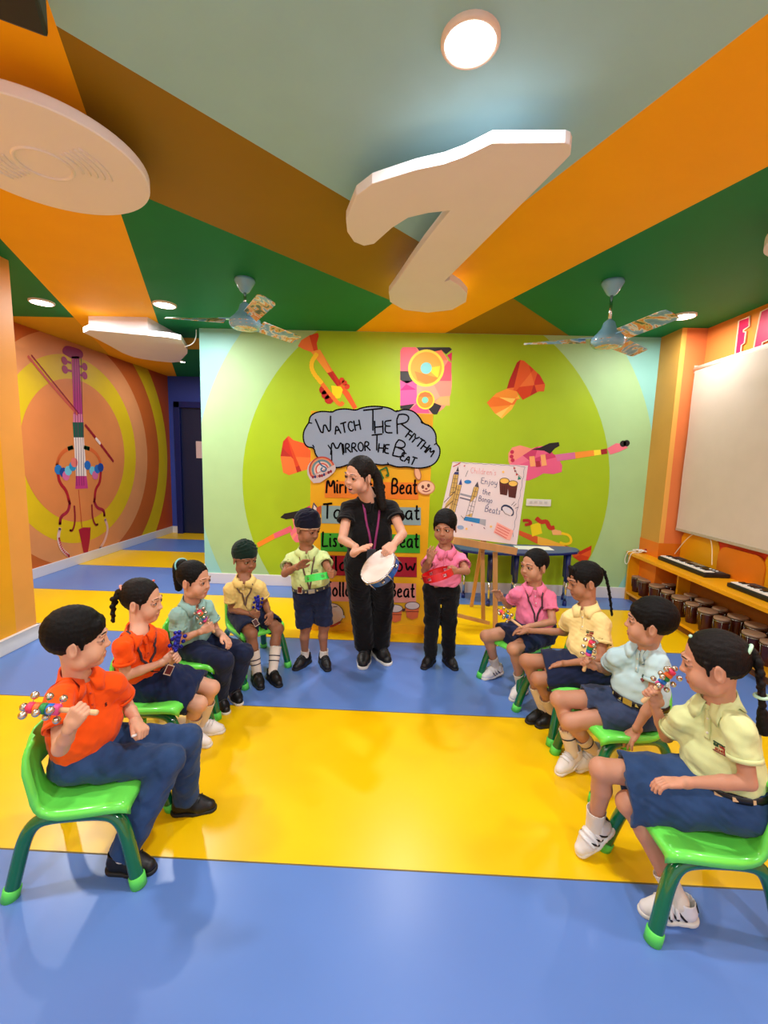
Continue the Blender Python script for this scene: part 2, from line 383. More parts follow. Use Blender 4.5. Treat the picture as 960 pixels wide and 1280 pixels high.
def cl(s, c, off=.0032): mu.poly(shp(zs, s), c, off)
cl('140,150 320,150 380,330 230,480 110,470 110,200', (240, 110, 130)); cl('330,152 770,152 800,180 720,245 660,190 540,210 370,210', (34, 30, 32))
cl('110,470 250,470 300,590 195,635 110,585', (34, 30, 32)); cl('110,600 330,600 330,900 110,930', (232, 90, 160)); cl('110,725 190,640 320,715', (222, 30, 130), .0036)
cl('800,215 795,350 735,260', (210, 20, 90)); cl('795,360 785,600 640,600 690,420 750,330', (236, 90, 110)); cl('110,930 300,905 240,975 110,970', (34, 30, 32))
cl('560,890 660,930 600,1045 545,1045 480,965', (34, 30, 32), .0036); cl('330,620 560,650 640,810 540,880 330,800', (250, 170, 140)); cl('640,810 770,800 770,930 660,920 560,890', (252, 180, 110))
cl('240,980 330,900 480,965 500,1030 310,1030', (226, 80, 130)); cl('540,215 660,185 740,320 660,330', (250, 130, 90))
def disc(c, r, col, off): mu.poly(circle2(zs(*c), r, 40), col, off)
disc((455, 430), .192, (252, 232, 70), .004); disc((455, 430), .166, (250, 176, 50), .005)
disc((455, 430), .06, (130, 220, 226), .007); disc((445, 855), .098, (252, 222, 60), .004); disc((445, 855), .082, (246, 150, 40), .005); disc((440, 855), .034, (120, 210, 190), .006)
cl('300,470 610,560 560,610 455,640 340,590', (242, 140, 40), .006); cl('455,430 610,560 640,420 640,400', (250, 226, 40), .006); cl('350,810 540,810 500,760 440,745 380,765', (240, 120, 50), .0057)
mu.build('mural_speaker', wb, 'pink, black and orange loudspeaker, painted')
mu = Mural(on_back, (0, -1, 0))       # goblet drums
mu.facet(shp(z5, '318,160 330,150 345,153 370,175 405,208 424,243 420,268 400,268 340,300 318,268 280,258 290,225'), RO, 7, 5)
mu.facet(shp(z5, '318,268 330,296 318,300 300,335 262,370 235,350 205,310 240,275 280,258'), OY, 6, 6)
mu.build('mural_goblet_drum', wb, 'tilted red and orange goblet drum, painted at upper right')
mu = Mural(on_back, (0, -1, 0))
mu.facet(shp(z4, '342,455 362,434 380,450 420,462 446,490 446,556 400,570 364,582 342,572 332,512'), RO, 6, 8); mu.facet(shp(z4, '446,490 530,470 560,520 530,590 446,556'), OY, 4, 9)
mu.build('mural_goblet_drum', wb, 'red goblet drum lying on its side, painted at left')
mu = Mural(on_back, (0, -1, 0))       # guitar right
mu.facet(shp(z5, '286,500 300,478 330,470 372,482 400,474 440,470 452,500 470,512 488,545 486,570 455,578 418,575 392,590 362,602 330,600 300,560 286,530'), PK, 9, 11)
mu.poly(shp(z5, '372,486 405,478 440,462 475,458 478,472 460,482 442,502 420,490'), (30, 28, 32), .004)
for s_ in ('364,512 384,510 388,548 368,550', '406,506 424,504 430,545 411,548'): mu.poly(shp(z5, s_), (248, 172, 110), .005)
mu.poly(shp(z5, '388,530 404,528 408,550 390,552'), (170, 40, 60), .0035)
mu.poly(shp(z5, '460,505 535,496 538,520 470,530'), (214, 110, 160), .0036); mu.poly(shp(z5, '535,496 606,488 608,509 538,520'), (246, 150, 50), .0036)
mu.poly(shp(z5, '606,488 632,486 634,505 608,509'), (252, 226, 60), .0036); mu.poly(shp(z5, '632,486 655,482 657,501 634,505'), (160, 30, 40), .0036)
mu.poly(shp(z5, '655,482 690,462 712,465 735,478 702,494 668,505'), (240, 120, 140), .0036)
for p in ((716, 464), (729, 462)): mu.poly(circle2(z5(*p), .035, 10), (30, 28, 32), .004)
for p in ((300, 495), (298, 512), (302, 526)): mu.poly(circle2(z5(*p), .022, 8), (200, 40, 80), .004)
mu.build('mural_guitar', wb, 'pink electric guitar with black horn, painted at right')
mu = Mural(on_back, (0, -1, 0))       # guitar lower left
mu.facet(shp(z9, '515,120 560,95 600,72 645,50 700,90 690,200 600,282 540,285 520,265 505,232 530,190'), PK+[(200, 50, 40)], 6, 13)
mu.poly(shp(z9, '445,132 470,108 520,98 572,88 545,150 520,138 480,144'), (30, 26, 30), .004)
mu.poly(shp(z9, '402,232 510,182 520,218 412,262'), (232, 104, 130), .0036); mu.poly(shp(z9, '300,290 402,232 412,262 310,316'), (248, 140, 40), .0036)
mu.build('mural_guitar', wb, 'pink guitar neck down to the left, painted behind the standing boy')
mu = Mural(on_back, (0, -1, 0))       # trumpet lower right
mu.facet(shp(z5, '326,788 370,805 430,820 520,852 556,868 560,890 480,866 400,842 326,806'), RO+OY[:2], 6, 15)
mu.facet(shp(z5, '520,862 556,866 598,845 595,880 582,902 560,910 528,888'), RO, 2, 16, .0042)
mu.poly(shp(z5, '368,768 405,758 413,800 375,812'), (246, 216, 20), .004)
mu.line(shp(z5, '342,752 362,750 374,764 350,768'), .035, (190, 40, 30)); mu.line(shp(z5, '392,744 410,760 430,752 440,782 456,778'), .05, (196, 50, 30))
mu.poly(shp(z5, '446,782 482,790 492,806 452,806'), (248, 180, 110), .0035); mu.line(shp(z5, '486,800 516,806 524,834 500,842 480,834'), .03, (250, 210, 30))
mu.build('mural_trumpet', wb, 'orange and red trumpet lying down, painted above the blue table')

# side wall of the room behind the mural wall, corridor walls
MB().box((-2.17, BY+0.18, 0), (-2.0, 8.0, ZC)).build('wall_corridor', paint((60, 84, 150)), kind='structure')
wv = MB().box((VX-0.15, 1.5, 0), (VX, 8.0, ZC)).build('wall_left', paint((198, 84, 26)), kind='structure')
mu = Mural(on_vio, (1, 0, 0)); YR = (222, 190, 16); PE = (226, 150, 90); OR = (222, 136, 72); DO = (200, 100, 34)
for i, (c, r, col) in enumerate([((5.573, 1.434), 2.12, YR), ((5.66, 1.447), 1.76, DO), ((5.60, 1.45), 1.47, PE), ((5.562, 1.458), 1.19, YR), ((5.555, 1.452), .909, OR)]):
    mu.poly(clip_rect(circle2(c, r), 1.6, 7.79, 0.001, ZC-.002), col, .001*(i+1))
mu.build('painted_circles', wv, 'orange and yellow rings painted on the wall')
zv = lambda x, y: VIP(x/2.908, 380+y/2.908)
mu = Mural(on_vio, (1, 0, 0)); O6 = .007
def vp(s, c, o=O6): mu.poly(shp(zv, s), c, o)
vp('258,190 286,190 298,400 266,400', (188, 60, 130)); vp('264,400 298,400 302,430 264,430', (224, 130, 160)); vp('262,430 302,430 303,485 266,485', (30, 96, 70))
vp('266,485 303,485 313,625 274,625', (240, 226, 216)); vp('274,625 313,625 318,670 272,672', (200, 60, 130))
for x in (268, 277, 286, 294): mu.line(shp(zv, '%d,195 %d,660' % (x-1, x+9)), .008, (120, 30, 90) if x % 2 else (90, 30, 80), .0085)
mu.poly(smooth_poly(shp(zv, '226,160 240,150 268,158 290,165 302,180 298,198 262,200 236,186 224,176')), (150, 28, 96), O6)
for a, b in (((232, 206), (256, 214)), ((234, 238), (258, 244)), ((306, 228), (284, 226)), ((306, 260), (288, 258))):
    mu.line([zv(*a), zv(*b)], .03, (168, 40, 100), O6); mu.poly(circle2(zv(*a), .05, 12), (168, 40, 100), O6+.001)
mu.line(shp(zv, '100,190 190,300 280,402'), .035, (206, 90, 70), O6); mu.line(shp(zv, '112,186 196,290 284,398'), .02, (150, 20, 40), O6+.001)
mu.line(shp(zv, '308,440 350,492 410,572'), .04, (150, 24, 36), O6+.001); mu.line(shp(zv, '346,488 362,508'), .04, (240, 220, 210), O6+.002)
def arc(s, c, w_=.05): mu.line(smooth_poly(shp(zv, s), 2, False), w_, c, O6)
arc('205,588 212,556 232,532 262,522', (226, 110, 50)); arc('305,522 335,530 358,556 366,590', (226, 110, 50)); arc('246,526 262,521', (30, 110, 60), .055); arc('305,521 322,526', (30, 110, 60), .055)
arc('208,610 214,650 240,678 250,720', (176, 30, 40), .045); arc('365,605 362,650 345,672 342,712', (176, 30, 40), .045)
arc('252,722 246,756 218,772 216,800', (176, 40, 60), .045); arc('340,715 350,742 376,748 378,770', (176, 40, 60), .045)
arc('216,815 208,850 220,890 248,915', (240, 200, 190), .045); arc('212,850 222,892 250,918', (196, 50, 60), .03); arc('380,782 392,815 380,860 362,888', (236, 190, 180), .045)
arc('268,734 272,790 262,826 252,822', (150, 30, 40), .03); arc('332,730 334,780 346,806 354,800', (150, 30, 40), .03)
for x, y, c in ((210, 602, (40, 120, 190)), (228, 612, (30, 70, 150)), (246, 606, (120, 200, 220)), (262, 590, (40, 150, 200)), (268, 576, (230, 120, 110)), (316, 586, (40, 110, 190)), (334, 606, (120, 200, 220)), (352, 600, (40, 110, 190)), (364, 594, (30, 70, 150)), (238, 624, (220, 110, 160)), (344, 622, (220, 110, 160))):
    mu.poly(circle2(zv(x, y), .062, 9), c, O6+.001+x*1e-6)
vp('284,820 300,812 328,812 326,850 318,902 302,904 294,866', (170, 26, 50)); mu.line(shp(zv, '284,676 296,812'), .012, (196, 80, 40), O6)
mu.build('mural_violin', wv, 'pink necked violin and bow, painted over the rings')
wf = MB().box((-4.2, 7.8, 0), (-2.0, 8.0, ZC)).build('wall_far', paint((58, 78, 168)), kind='structure')
bd = MB(); bd.box((-3.98, 7.70, 0), (-3.88, 7.80, 2.36)); bd.box((-3.98, 7.70, 2.26), (-2.2, 7.80, 2.36)); bd.box((-3.98, 7.79, 0), (-3.0, 7.80, 2.3))
dr = bd.build('door_1', plain((16, 30, 96), .35), kind='structure', bevel=.004)
tag(MB().box((-3.88, 7.76, 0.01), (-3.50, 7.785, 2.26)).build('door_leaf', plain((26, 34, 66), .4), dr))
MB().box((-3.50, 7.765, 0.01), (-3.02, 7.785, 2.26)).build('door_panel', plain((56, 84, 130), .4), dr)
pp = MB().box((-3.62, 7.752, 1.38), (-3.38, 7.758, 1.68)); po = pp.build('door_notice', plain((226, 196, 190), .7), dr, 'pale paper notice taped on the dark door')

# near left wall end
wl = MB(); wl.m(0).box((-3.0, -2.5, 0), (-2.81, 3.02, ZC)); wl.m(1).box((-3.0, 3.02, 0), (-2.81, 3.2, ZC))
wl.build('wall_near_left', [paint((236, 164, 24)), paint((232, 158, 74))], kind='structure')
WH = mat('skirting_white', (226, 222, 222), .4)
MB().box((-2.82, -2.5, 0), (-2.785, 3.215, .115)).box((-3.0, 3.19, 0), (-2.785, 3.215, .115)).build('baseboard_near_left', WH, kind='structure', bevel=.006)
MB().box((VX, 1.5, 0), (VX+.018, 7.8, .12)).build('baseboard_left', WH, kind='structure', bevel=.005)
MB().box((-2.185, BY-.018, 0), (2.70, BY, .125)).build('baseboard_back', WH, kind='structure', bevel=.005)
MB().box((-4.12, 7.775, 0), (-3.98, 7.80, .12)).build('baseboard_far', WH, kind='structure')
# right wall, window recess, column
RX = 2.94
wr = MB(); wr.m(0).box((RX, 4.05, 0), (RX+.2, 4.80, ZC)); wr.m(1).box((RX, -2.5, 0), (RX+.2, 4.05, ZC))
wrr = wr.build('wall_right', [paint((240, 140, 66)), paint((246, 138, 34))], kind='structure')
pl = MB(); pl.m(0).box((2.70, 4.45, .70), (RX, BY, ZC)); pl.m(1).box((2.696, 4.446, 0), (RX, BY, .70)); pl.m(2).box((2.745, 4.447, .701), (RX, 4.452, ZC)); pl.m(3).box((2.699, 4.4465, .701), (2.745, 4.452, ZC))
pl.build('trim_1', [paint((206, 152, 66)), paint((228, 120, 24)), paint((236, 128, 70)), paint((246, 176, 84))], kind='structure')
MB().box((2.5, BY-.006, 1.0), (2.502, BY, 1.001)).build('trim_2', WH, kind='structure') if False else None
# raised letters on the right wall
def lp(x, y): return at(860+x/9.6, 370+y/9.6, x=RX-.004)
LF = [(620, 300), (750, 245), (745, 365), (675, 410), (677, 430), (705, 428), (690, 565), (652, 590), (640, 745), (632, 840), (560, 870), (568, 760)]
LA = [(885, 190), (1040, 110), (1075, 560), (1000, 600), (990, 520), (905, 560), (895, 700), (770, 760)]
for nm, P in (('F', LF), ('A', LA)):
    P3 = [lp(*p) for p in P]; cen = sum(P3)/len(P3)
    mb = MB(); mb.m(1); n_ = len(P3)
    mb.m(0).prism(P3, (-.006, 0, 0)); mb.m(1).tube([p+np.array([-.004, 0, 0]) for p in P3], .008, 6, closed=True)
    mb.build('wall_letter', [paint((226, 24, 84)), paint((250, 214, 180))], wrr, 'pink capital %s with a pale outline' % nm)
# wall switch plate
sp = empty('switch_plate', tuple(at(672, 629, y=BY)), 'white wall switch plate right of the easel under the guitar', 'switch plate')
x0, z0 = BKP(658, 623.5); x1, z1 = BKP(688, 633)
MB().box((x0, BY-.012, z1), (x1, BY, z0)).build('plate', plain((226, 222, 214), .4), sp, bevel=.003)
for k in range(4): MB().box((x0+.03+k*.055, BY-.017, z1+.03), (x0+.06+k*.055, BY-.011, z0-.02)).build('rocker', plain((206, 200, 196), .4), sp)
# ------------------------------------------------------------------ ceiling fittings
WHT = mat('moulded_white', (236, 230, 232), .5, var=.02, scale=4)
lens_m = mat('lens_glow', (255, 244, 228), .4, emit=26)
dl = ['large round ceiling light over the middle of the room', 'oval looking ceiling light at far left', 'ceiling light just left of the left fan', 'ceiling light right of the right fan',
      'ceiling light over the left chairs, out of frame', 'ceiling light over the right chairs, out of frame', 'ceiling light behind the camera on the left', 'ceiling light behind the camera on the right', 'small corridor spotlight by the white ornament', 'ceiling light behind the foot of the white music note board']
for i, (x, y) in enumerate(LAMPS):
    r = .04 if i == SMALL else (.093 if i == 0 else .10)
    e = empty('downlight', (x, y, ZC), dl[i], 'ceiling light', 'round ceiling lights')
    MB().lathe((x, y, ZC), (0, 0, -1), [(0, r), (.012, r), (.018, r*.95), (.018, r*.86), (.010, r*.85)], 32, cap=False).build('trim_ring', plain((240, 222, 214), .3), e)
    MB().lathe((x, y, ZC), (0, 0, -1), [(.010, r*.86), (.013, r*.86)], 32).build('lens', lens_m, e)
ZN = 2.66
e = empty('ceiling_ornament', (-1.5, 1.915, ZN), 'large round white record shaped board hung under the ceiling', 'ceiling ornament', 'white ornaments under the ceiling')
MB().lathe((-1.5, 1.915, ZN), (0, 0, 1), [(0, .382), (.004, .387), (.04, .387), (.044, .384)], 72, smooth=False).build('board', WHT, e)
MB().box((-1.66, 1.86, ZN+.044), (-1.4, 2.06, ZC)).build('mount_block', WHT, e)
MB().tube([(-1.5+.10*math.cos(a), 1.915+.10*math.sin(a), ZN) for a in np.linspace(0, 2*math.pi, 49)[:-1]], .0075, 6, closed=True).build('ring_moulding', WHT, e)
for sg in (0, math.pi):
    for k in range(5):
        rr = .135+.026*k
        MB().tube([(-1.5+rr*math.cos(a), 1.915+rr*math.sin(a), ZN) for a in np.linspace(sg-.5+.02*k, sg+.45, 16)], .006, 6).build('arc_moulding', WHT, e)
z2 = lambda x, y, z=ZN: at(480+x/2, y/2, z=z)
P = [(270, 358), (452, 357), (464, 362), (468, 372), (466, 388), (450, 405), (380, 475), (270, 585), (150, 705), (165, 700), (190, 715), (208, 735), (205, 755), (170, 775), (110, 782), (50, 775), (15, 755), (12, 732), (35, 700), (70, 650), (100, 608), (165, 527), (110, 533), (60, 545), (20, 570), (-25, 610), (-50, 615), (-75, 605), (-92, 580), (-95, 550), (-70, 490), (-30, 460), (0, 450), (80, 425), (150, 410), (200, 392)]
P3 = [z2(*p) for p in P]
e = empty('ceiling_ornament', tuple(sum(P3)/len(P3)), 'big white music note shaped board under the ceiling', 'ceiling ornament', 'white ornaments under the ceiling')
MB().prism([tuple(p) for p in P3], (0, 0, .045)).build('board', WHT, e, bevel=.004)
c = np.mean([p[:2] for p in P3], axis=0); g = at(800, 170, z=ZN)
q = at(640, 200, z=ZC); MB().box((q[0]-.13, q[1]-.04, ZN+.045), (q[0]+.04, q[1]+.12, ZC)).build('mount_block', WHT, e)

ZO = 2.62
P3 = smooth_poly([at(*p, z=ZO) for p in [(94.6, 411), (130, 428), (160, 445), (187, 450.5), (223.5, 454), (229, 447), (236, 440), (230, 430), (225, 423), (160, 417)]], 1)
e = empty('ceiling_ornament', tuple(sum(P3)/len(P3)), 'flat white ornament under the corridor ceiling near the violin wall', 'ceiling ornament', 'white ornaments under the ceiling')
MB().prism([tuple(p) for p in P3], (0, 0, .05)).build('board', WHT, e)
c = sum(P3)/len(P3); MB().box((c[0]-.35, c[1]-.5, ZO+.05), (c[0]+.25, c[1]+.2, ZC)).build('mount_block', WHT, e)
P3 = smooth_poly([at(*p, z=ZN) for p in [(952, 316), (960, 300), (1000, 285), (1050, 300), (1050, 330), (1000, 345), (962, 322)]], 2)
e = empty('ceiling_ornament', tuple(sum(P3)/len(P3)), 'white ornament cut off by the right edge of the photo, under the green ceiling', 'ceiling ornament', 'white ornaments under the ceiling')
MB().prism([tuple(p) for p in P3], (0, 0, .05)).build('board', WHT, e); c = sum(P3)/len(P3); MB().box((c[0]-.05, c[1]-.05, ZN+.05), (c[0]+.1, c[1]+.1, ZC)).build('mount_block', WHT, e)
# black speaker at the top left corner
e = empty('speaker', (-1.08, 1.33, ZC), 'small black ceiling speaker at the top left corner', 'speaker')
R = np.array(Matrix.Rotation(.5, 3, 'Z'))
MB().box((-.07, -.11, -.055), (.07, .05, .055), R, (-1.10, 1.33, ZC-.065)).build('cabinet', plain((20, 26, 22), .4), e, bevel=.01)
MB().box((-.02, -.02, -.03), (.02, .02, .02), R, (-1.13, 1.36, ZC-.02)).build('bracket', plain((200, 200, 200), .4), e)
# ceiling fans
FB = mat('fan_blue', (130, 186, 220), .22, coat=.5); CR = mat('chrome', (210, 210, 205), .2, metal=1.0)
PRT = print_mat('scenery_print', [(66, 100, 84), (92, 120, 84), (214, 196, 130), (224, 150, 76), (226, 230, 226), (130, 184, 220), (120, 176, 214), (110, 160, 200)], 9); pics = [PRT]*6
def fan(x, y, zm, angs, label):
    e = empty('ceiling_fan', (x, y, ZC), label, 'ceiling fan', 'blue ceiling fans with printed blades')
    MB().lathe((x, y, ZC), (0, 0, -1), [(0, .075), (.02, .078), (.09, .035), (.10, .022)], 24).build('canopy', FB, e)
    MB().cyl((x, y, ZC-.09), (x, y, zm+.1), .011).build('rod', CR, e)
    MB().lathe((x, y, zm+.14), (0, 0, -1), [(0, .02), (.02, .04), (.06, .052), (.10, .085), (.13, .115), (.165, .118), (.19, .10)], 32).build('motor_housing', FB, e)
    rnd = random.Random(int(x*100)); mb = MB()
    for k in range(16):
        mb.m(rnd.randrange(6)); a0, a1 = 2*math.pi*k/16, 2*math.pi*(k+1)/16
        for (h0, r0), (h1, r1) in (((-.012, .119), (-.035, .112)), ((-.035, .112), (-.052, .08)), ((-.052, .08), (-.056, .0))):
            V = [(x+r*math.cos(a), y+r*math.sin(a), zm+h) for h, r, a in ((h0, r0, a0), (h0, r0, a1), (h1, r1, a1), (h1, r1, a0))]
            mb.add(V, [(0, 3, 2, 1)], True)
    mb.build('motor_cap', pics, e)
    for ad in angs:
        a = math.radians(ad); d = np.array([math.cos(a), math.sin(a), 0]); s_ = np.array([-d[1], d[0], 0]); c0 = np.array([x, y, zm+.01])
        mb = MB(); n = 14
        top = []
        for i in range(n+1):
            t = i/n; L = .15+.44*t; w_ = .045+.018*t; w_ = w_*(1 if i < n else .8)
            for q in (-1, -.33, .33, 1): top.append(c0+d*L+s_*w_*q+np.array([0, 0, -.030*q*(1-.4*t)-.004*q*q]))
        V = top+[p-np.array([0, 0, .004]) for p in top]; off = len(top)
        for i in range(n):
            for j in range(3):
                b = i*4+j; mb.m(0 if i < 2 else rnd.choice([0, 1, 1, 2, 3, 4, 5]))
                o_ = len(mb.v) if not mb.f else 0
                mb.f.append((b+off, b+1+off, b+5+off, b+4+off)); mb.mi.append(mb.cur); mb.sm.append(False)
                mb.f.append((b, b+4, b+5, b+1)); mb.mi.append(1); mb.sm.append(False)
            for (p0, p1) in ((i*4, i*4+4), (i*4+7, i*4+3)): mb.f.append((p0, p0+off, p1+off, p1)); mb.mi.append(0); mb.sm.append(False)
        mb.f.append((n*4, n*4+off, n*4+3+off, n*4+3)); mb.mi.append(0); mb.sm.append(False)
        mb.v = [tuple(map(float, p)) for p in V]
        b_ = mb.build('blade', pics, e)
        MB().box((.08, -.018, -.004), (.2, .018, .004), np.array([d, s_, (0, 0, 1)]).T, c0+np.array([0, 0, .006])).build('blade_arm', FB, b_)
    return e
fan(-1.205, 3.46, 2.50, (184, 303, 62), 'blue ceiling fan at left, blades printed with scenery')
fan(1.52, 3.38, 2.40, (162, 281, 41), 'blue ceiling fan at right, blades printed with scenery')
cbl = MB().tube(smooth_poly([(-2.19, 4.77, 2.79), (-2.19, 4.76, 2.70), (-2.22, 4.74, 2.63), (-2.3, 4.73, 2.60)], 2, False), .005, 6).build('loose_cable', plain((220, 220, 214)))
tag(cbl, 'loose white cable hanging from the top left corner of the lime wall', 'cable')

# ------------------------------------------------------------------ roller blind
BX = 2.87
e = empty('roller_blind', (BX, 3.5, 2.43), 'wide cream roller blind pulled down on the right wall', 'blind')
MB().cyl((BX, 4.44, 2.42), (BX, 1.6, 2.46), .032, 16).box((BX-.02, 4.44, 2.39), (RX, 4.46, 2.46)).build('roller_tube', plain((226, 214, 200), .35), e)
mb = MB(); ny, nz = 60, 12; V = []
for i in range(ny+1):
    for j in range(nz+1):
        y = 4.42-(4.42-1.6)*i/ny; z = .86+(2.42-.86)*j/nz
        V.append((BX-.028+.006*math.sin(y*5+z*1.5)*(1-j/nz)+.002*math.sin(z*9+y), y, z))
mb.add(V, [(i*(nz+1)+j, i*(nz+1)+j+1, (i+1)*(nz+1)+j+1, (i+1)*(nz+1)+j) for i in range(ny) for j in range(nz)], True)
mb.build('fabric', mat('blind_fabric', (204, 188, 172), .8, var=.03, scale=6, bump=.1, bscale=300), e)
MB().box((BX-.04, 1.6, .845), (BX-.018, 4.42, .872)).build('bottom_bar', plain((176, 162, 140), .4), e, bevel=.003)
MB().tube([(BX-.02, 4.46, 2.42), (BX-.02, 4.47, 1.6), (BX-.02, 4.46, 1.0)], .004, 6).tube([(BX+.02, 4.46, 2.42), (BX+.02, 4.465, 1.6), (BX-.02, 4.46, 1.0)], .004, 6).build('pull_chain', plain((244, 150, 110), .4), e)
MB().box((RX-.03, 1.7, .95), (RX-.001, 4.30, 2.36)).build('window_1', plain((210, 214, 216), .3), kind='structure')

# ------------------------------------------------------------------ bench with shelf
WY = mat('bench_laminate', (238, 164, 16), .3, var=.05, scale=2, stretch=(1, .3, 1)); WO = mat('bench_orange', (226, 122, 22), .35, var=.04)
e = empty('bench', (2.74, 3.3, 0), 'long yellow orange bench with lower shelf along the right wall', 'bench')
BT = .545
MB().box((2.555, .9, BT-.035), (RX, BY-.02, BT)).build('bench_top', WY, e, bevel=.003)
MB().box((2.58, BY-.045, 0), (RX, BY-.02, BT-.035)).build('end_panel', WY, e)
for y in (4.25, 2.6): MB().box((2.80, y-.012, .10), (RX, y+.012, BT-.035)).build('divider', WY, e)
MB().box((2.57, .9, .075), (RX, BY-.045, .10)).build('shelf', WY, e, bevel=.002)
MB().box((2.62, .9, 0), (2.64, BY-.045, .075)).build('plinth', plain((120, 70, 20), .5), e)
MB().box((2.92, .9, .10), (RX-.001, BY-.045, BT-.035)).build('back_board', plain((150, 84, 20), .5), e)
def panel(name, pts, x, mt, lab):
    q = smooth_poly(pts, 2)[2:]
    MB().prism([(x, p[0], p[1]) for p in pts if 1] if False else [(x, p[0], p[1]) for p in q], (.018, 0, 0)).build(name, mt, e, lab)
def rr(y0, y1, z1, r=.10): return [(y0, BT), (y0, z1-r)]+[(y0-r*(1-math.cos(a)), z1-r+r*math.sin(a)) for a in np.linspace(.2, math.pi/2, 6)]+[(y1+r*(1-math.cos(a)), z1-r+r*math.sin(a)) for a in np.linspace(math.pi/2, .2, 6)]+[(y1, z1-r), (y1, BT)]
for (y0, y1, z1, x, mt, lab) in ((4.44, 3.92, .85, 2.925, WY, 'yellow rounded back panel'), (4.02, 2.2, .885, 2.932, paint((232, 62, 34)), 'long red back panel'), (3.90, 3.40, .80, 2.905, WO, 'orange rounded back panel'), (3.42, 2.9, .86, 2.918, WY, 'yellow rounded back panel')):
    MB().prism([(x-.01, p[0], p[1]) for p in rr(y0, y1, z1)], (.012, 0, 0)).build('back_panel', mt, e, lab)
# drums on the shelf
DW = mat('drum_wood', (70, 26, 16), .25, var=.3, scale=30, stretch=(1, 1, .1)); DS = mat('drum_skin', (172, 140, 112), .6, var=.1, scale=40); DM = mat('drum_metal', (150, 148, 142), .25, metal=1)
def bongo(r, h):
    e = empty('bongo', (0, 0, 0))
    MB().lathe((0, 0, 0), (0, 0, 1), [(0, r*.72), (.006, r*.74), (h*.6, r*.9), (h*.95, r*.97), (h, r*.97)], 24).build('shell', DW, e)
    MB().lathe((0, 0, 0), (0, 0, 1), [(h-.004, r*.99), (h+.006, r), (h+.012, r*.98), (h+.014, r*.9)], 24).build('skin', DS, e)
    MB().tube([(r*1.02*math.cos(a), r*1.02*math.sin(a), h-.012) for a in np.linspace(0, 2*math.pi, 25)[:-1]], .0045, 6, closed=True).build('hoop', DM, e)
    for k in range(5):
        a = 2*math.pi*k/5+.5; c, s_ = math.cos(a), math.sin(a)
        MB().cyl((r*1.04*c, r*1.04*s_, h-.01), (r*.92*c, r*.92*s_, h*.35), .003, 6).build('lug', DM, e)
    return e
big = bongo(.072, .17); sml = bongo(.056, .165)
front = [(4.73, 0), (4.58, 1), (4.37, 1), (4.19, 0), (4.00, 1), (3.83, 0), (3.64, 1), (3.48, 0), (3.16, 1), (3.02, 0), (2.80, 1), (2.64, 0)]
for i, (y, b) in enumerate(front):
    src = big if b else sml; o = src if not src.get('label') else copy_tree(src)
    o.location = (2.68, y, .10); o.rotation_euler = (0, 0, i*.7)
    place = ['nearest the lime wall', 'second', 'third', 'fourth', 'fifth', 'sixth', 'seventh', 'eighth', 'ninth', 'tenth', 'eleventh', 'twelfth'][i]
    tag(o, ('wide' if b else 'narrow')+' bongo drum in the front row on the shelf, '+place+(' from the lime wall' if i else ''), 'drum', 'bongo drums on the shelf')
for i, (y, b) in enumerate([(4.46, 1), (4.10, 0), (3.92, 1), (3.72, 0), (3.52, 1), (3.34, 1), (3.12, 0)]):
    o = copy_tree(big if b else sml); o.location = (2.84, y, .10); o.rotation_euler = (0, 0, i*.9+.3)
    tag(o, 'dark bongo drum in the shadowed back row, '+['first', 'second', 'third', 'fourth', 'fifth', 'sixth', 'seventh'][i]+' from the lime wall', 'drum', 'bongo drums on the shelf')
# keyboards
def keyboard(cx, cy, rz, lab):
    e = empty('keyboard', (0, 0, 0), lab, 'keyboard', 'electronic keyboards on the bench')
    MB().box((-.34, -.11, 0), (.34, .11, .035)).build('case', plain((24, 24, 26), .4), e, bevel=.01)
    MB().box((-.32, -.10, .034), (.32, -.005, .040)).build('key_bed', plain((30, 30, 32), .4), e)
    wk = None
    for k in range(22):
        x = -.315+k*.0287
        if wk is None: wk = MB().box((0, -.098, .036), (.0265, -.01, .046)).build('white_key', plain((240, 238, 232), .3), e); o = wk
        else: o = wk.copy(); link(o, e)
        o.location = (x, 0, 0)
    bk = None
    for k in range(21):
        if k % 7 in (2, 6): continue
        x = -.315+(k+1)*.0287-.007
        if bk is None: bk = MB().box((0, -.055, .046), (.013, -.010, .054)).build('black_key', plain((20, 20, 20), .3), e); o = bk
        else: o = bk.copy(); link(o, e)
        o.location = (x, 0, 0)
    MB().box((-.08, .03, .035), (.08, .08, .040)).build('display', plain((120, 130, 120), .2), e)
    for k in range(3): MB().lathe((.18+k*.04, .05, .035), (0, 0, 1), [(0, .012), (.012, .010)], 12).build('knob', plain((200, 200, 196), .4), e)
    for sx in (-.26, .26):
        MB().box((sx-.05, .015, .035), (sx+.05, .09, .038)).build('speaker_grille', plain((60, 60, 62), .6), e)
    e.location = (cx, cy, BT); e.rotation_euler = (0, 0, rz); return e
keyboard(2.775, 4.05, -math.pi/2, 'black keyboard on the bench beside the yellow back panel')
keyboard(2.775, 3.12, -math.pi/2, 'black keyboard on the bench, cut off by the right edge')
t = MB().sphere((0, 0, .018), (.035, .028, .018)).build('plug_adapter', plain((236, 232, 226), .4), origin=(2.84, 3.86, BT+.036)); tag(t, 'white plug adapter lying on the far keyboard', 'adapter')
mb = MB()
for k in range(5):
    rnd = random.Random(k); P = [(2.60+rnd.uniform(-.02, .2), 4.72+rnd.uniform(-.12, .03), BT+.01+rnd.uniform(0, .03)) for _ in range(5)]
    mb.tube(smooth_poly(P, 3), .005, 6, closed=True)
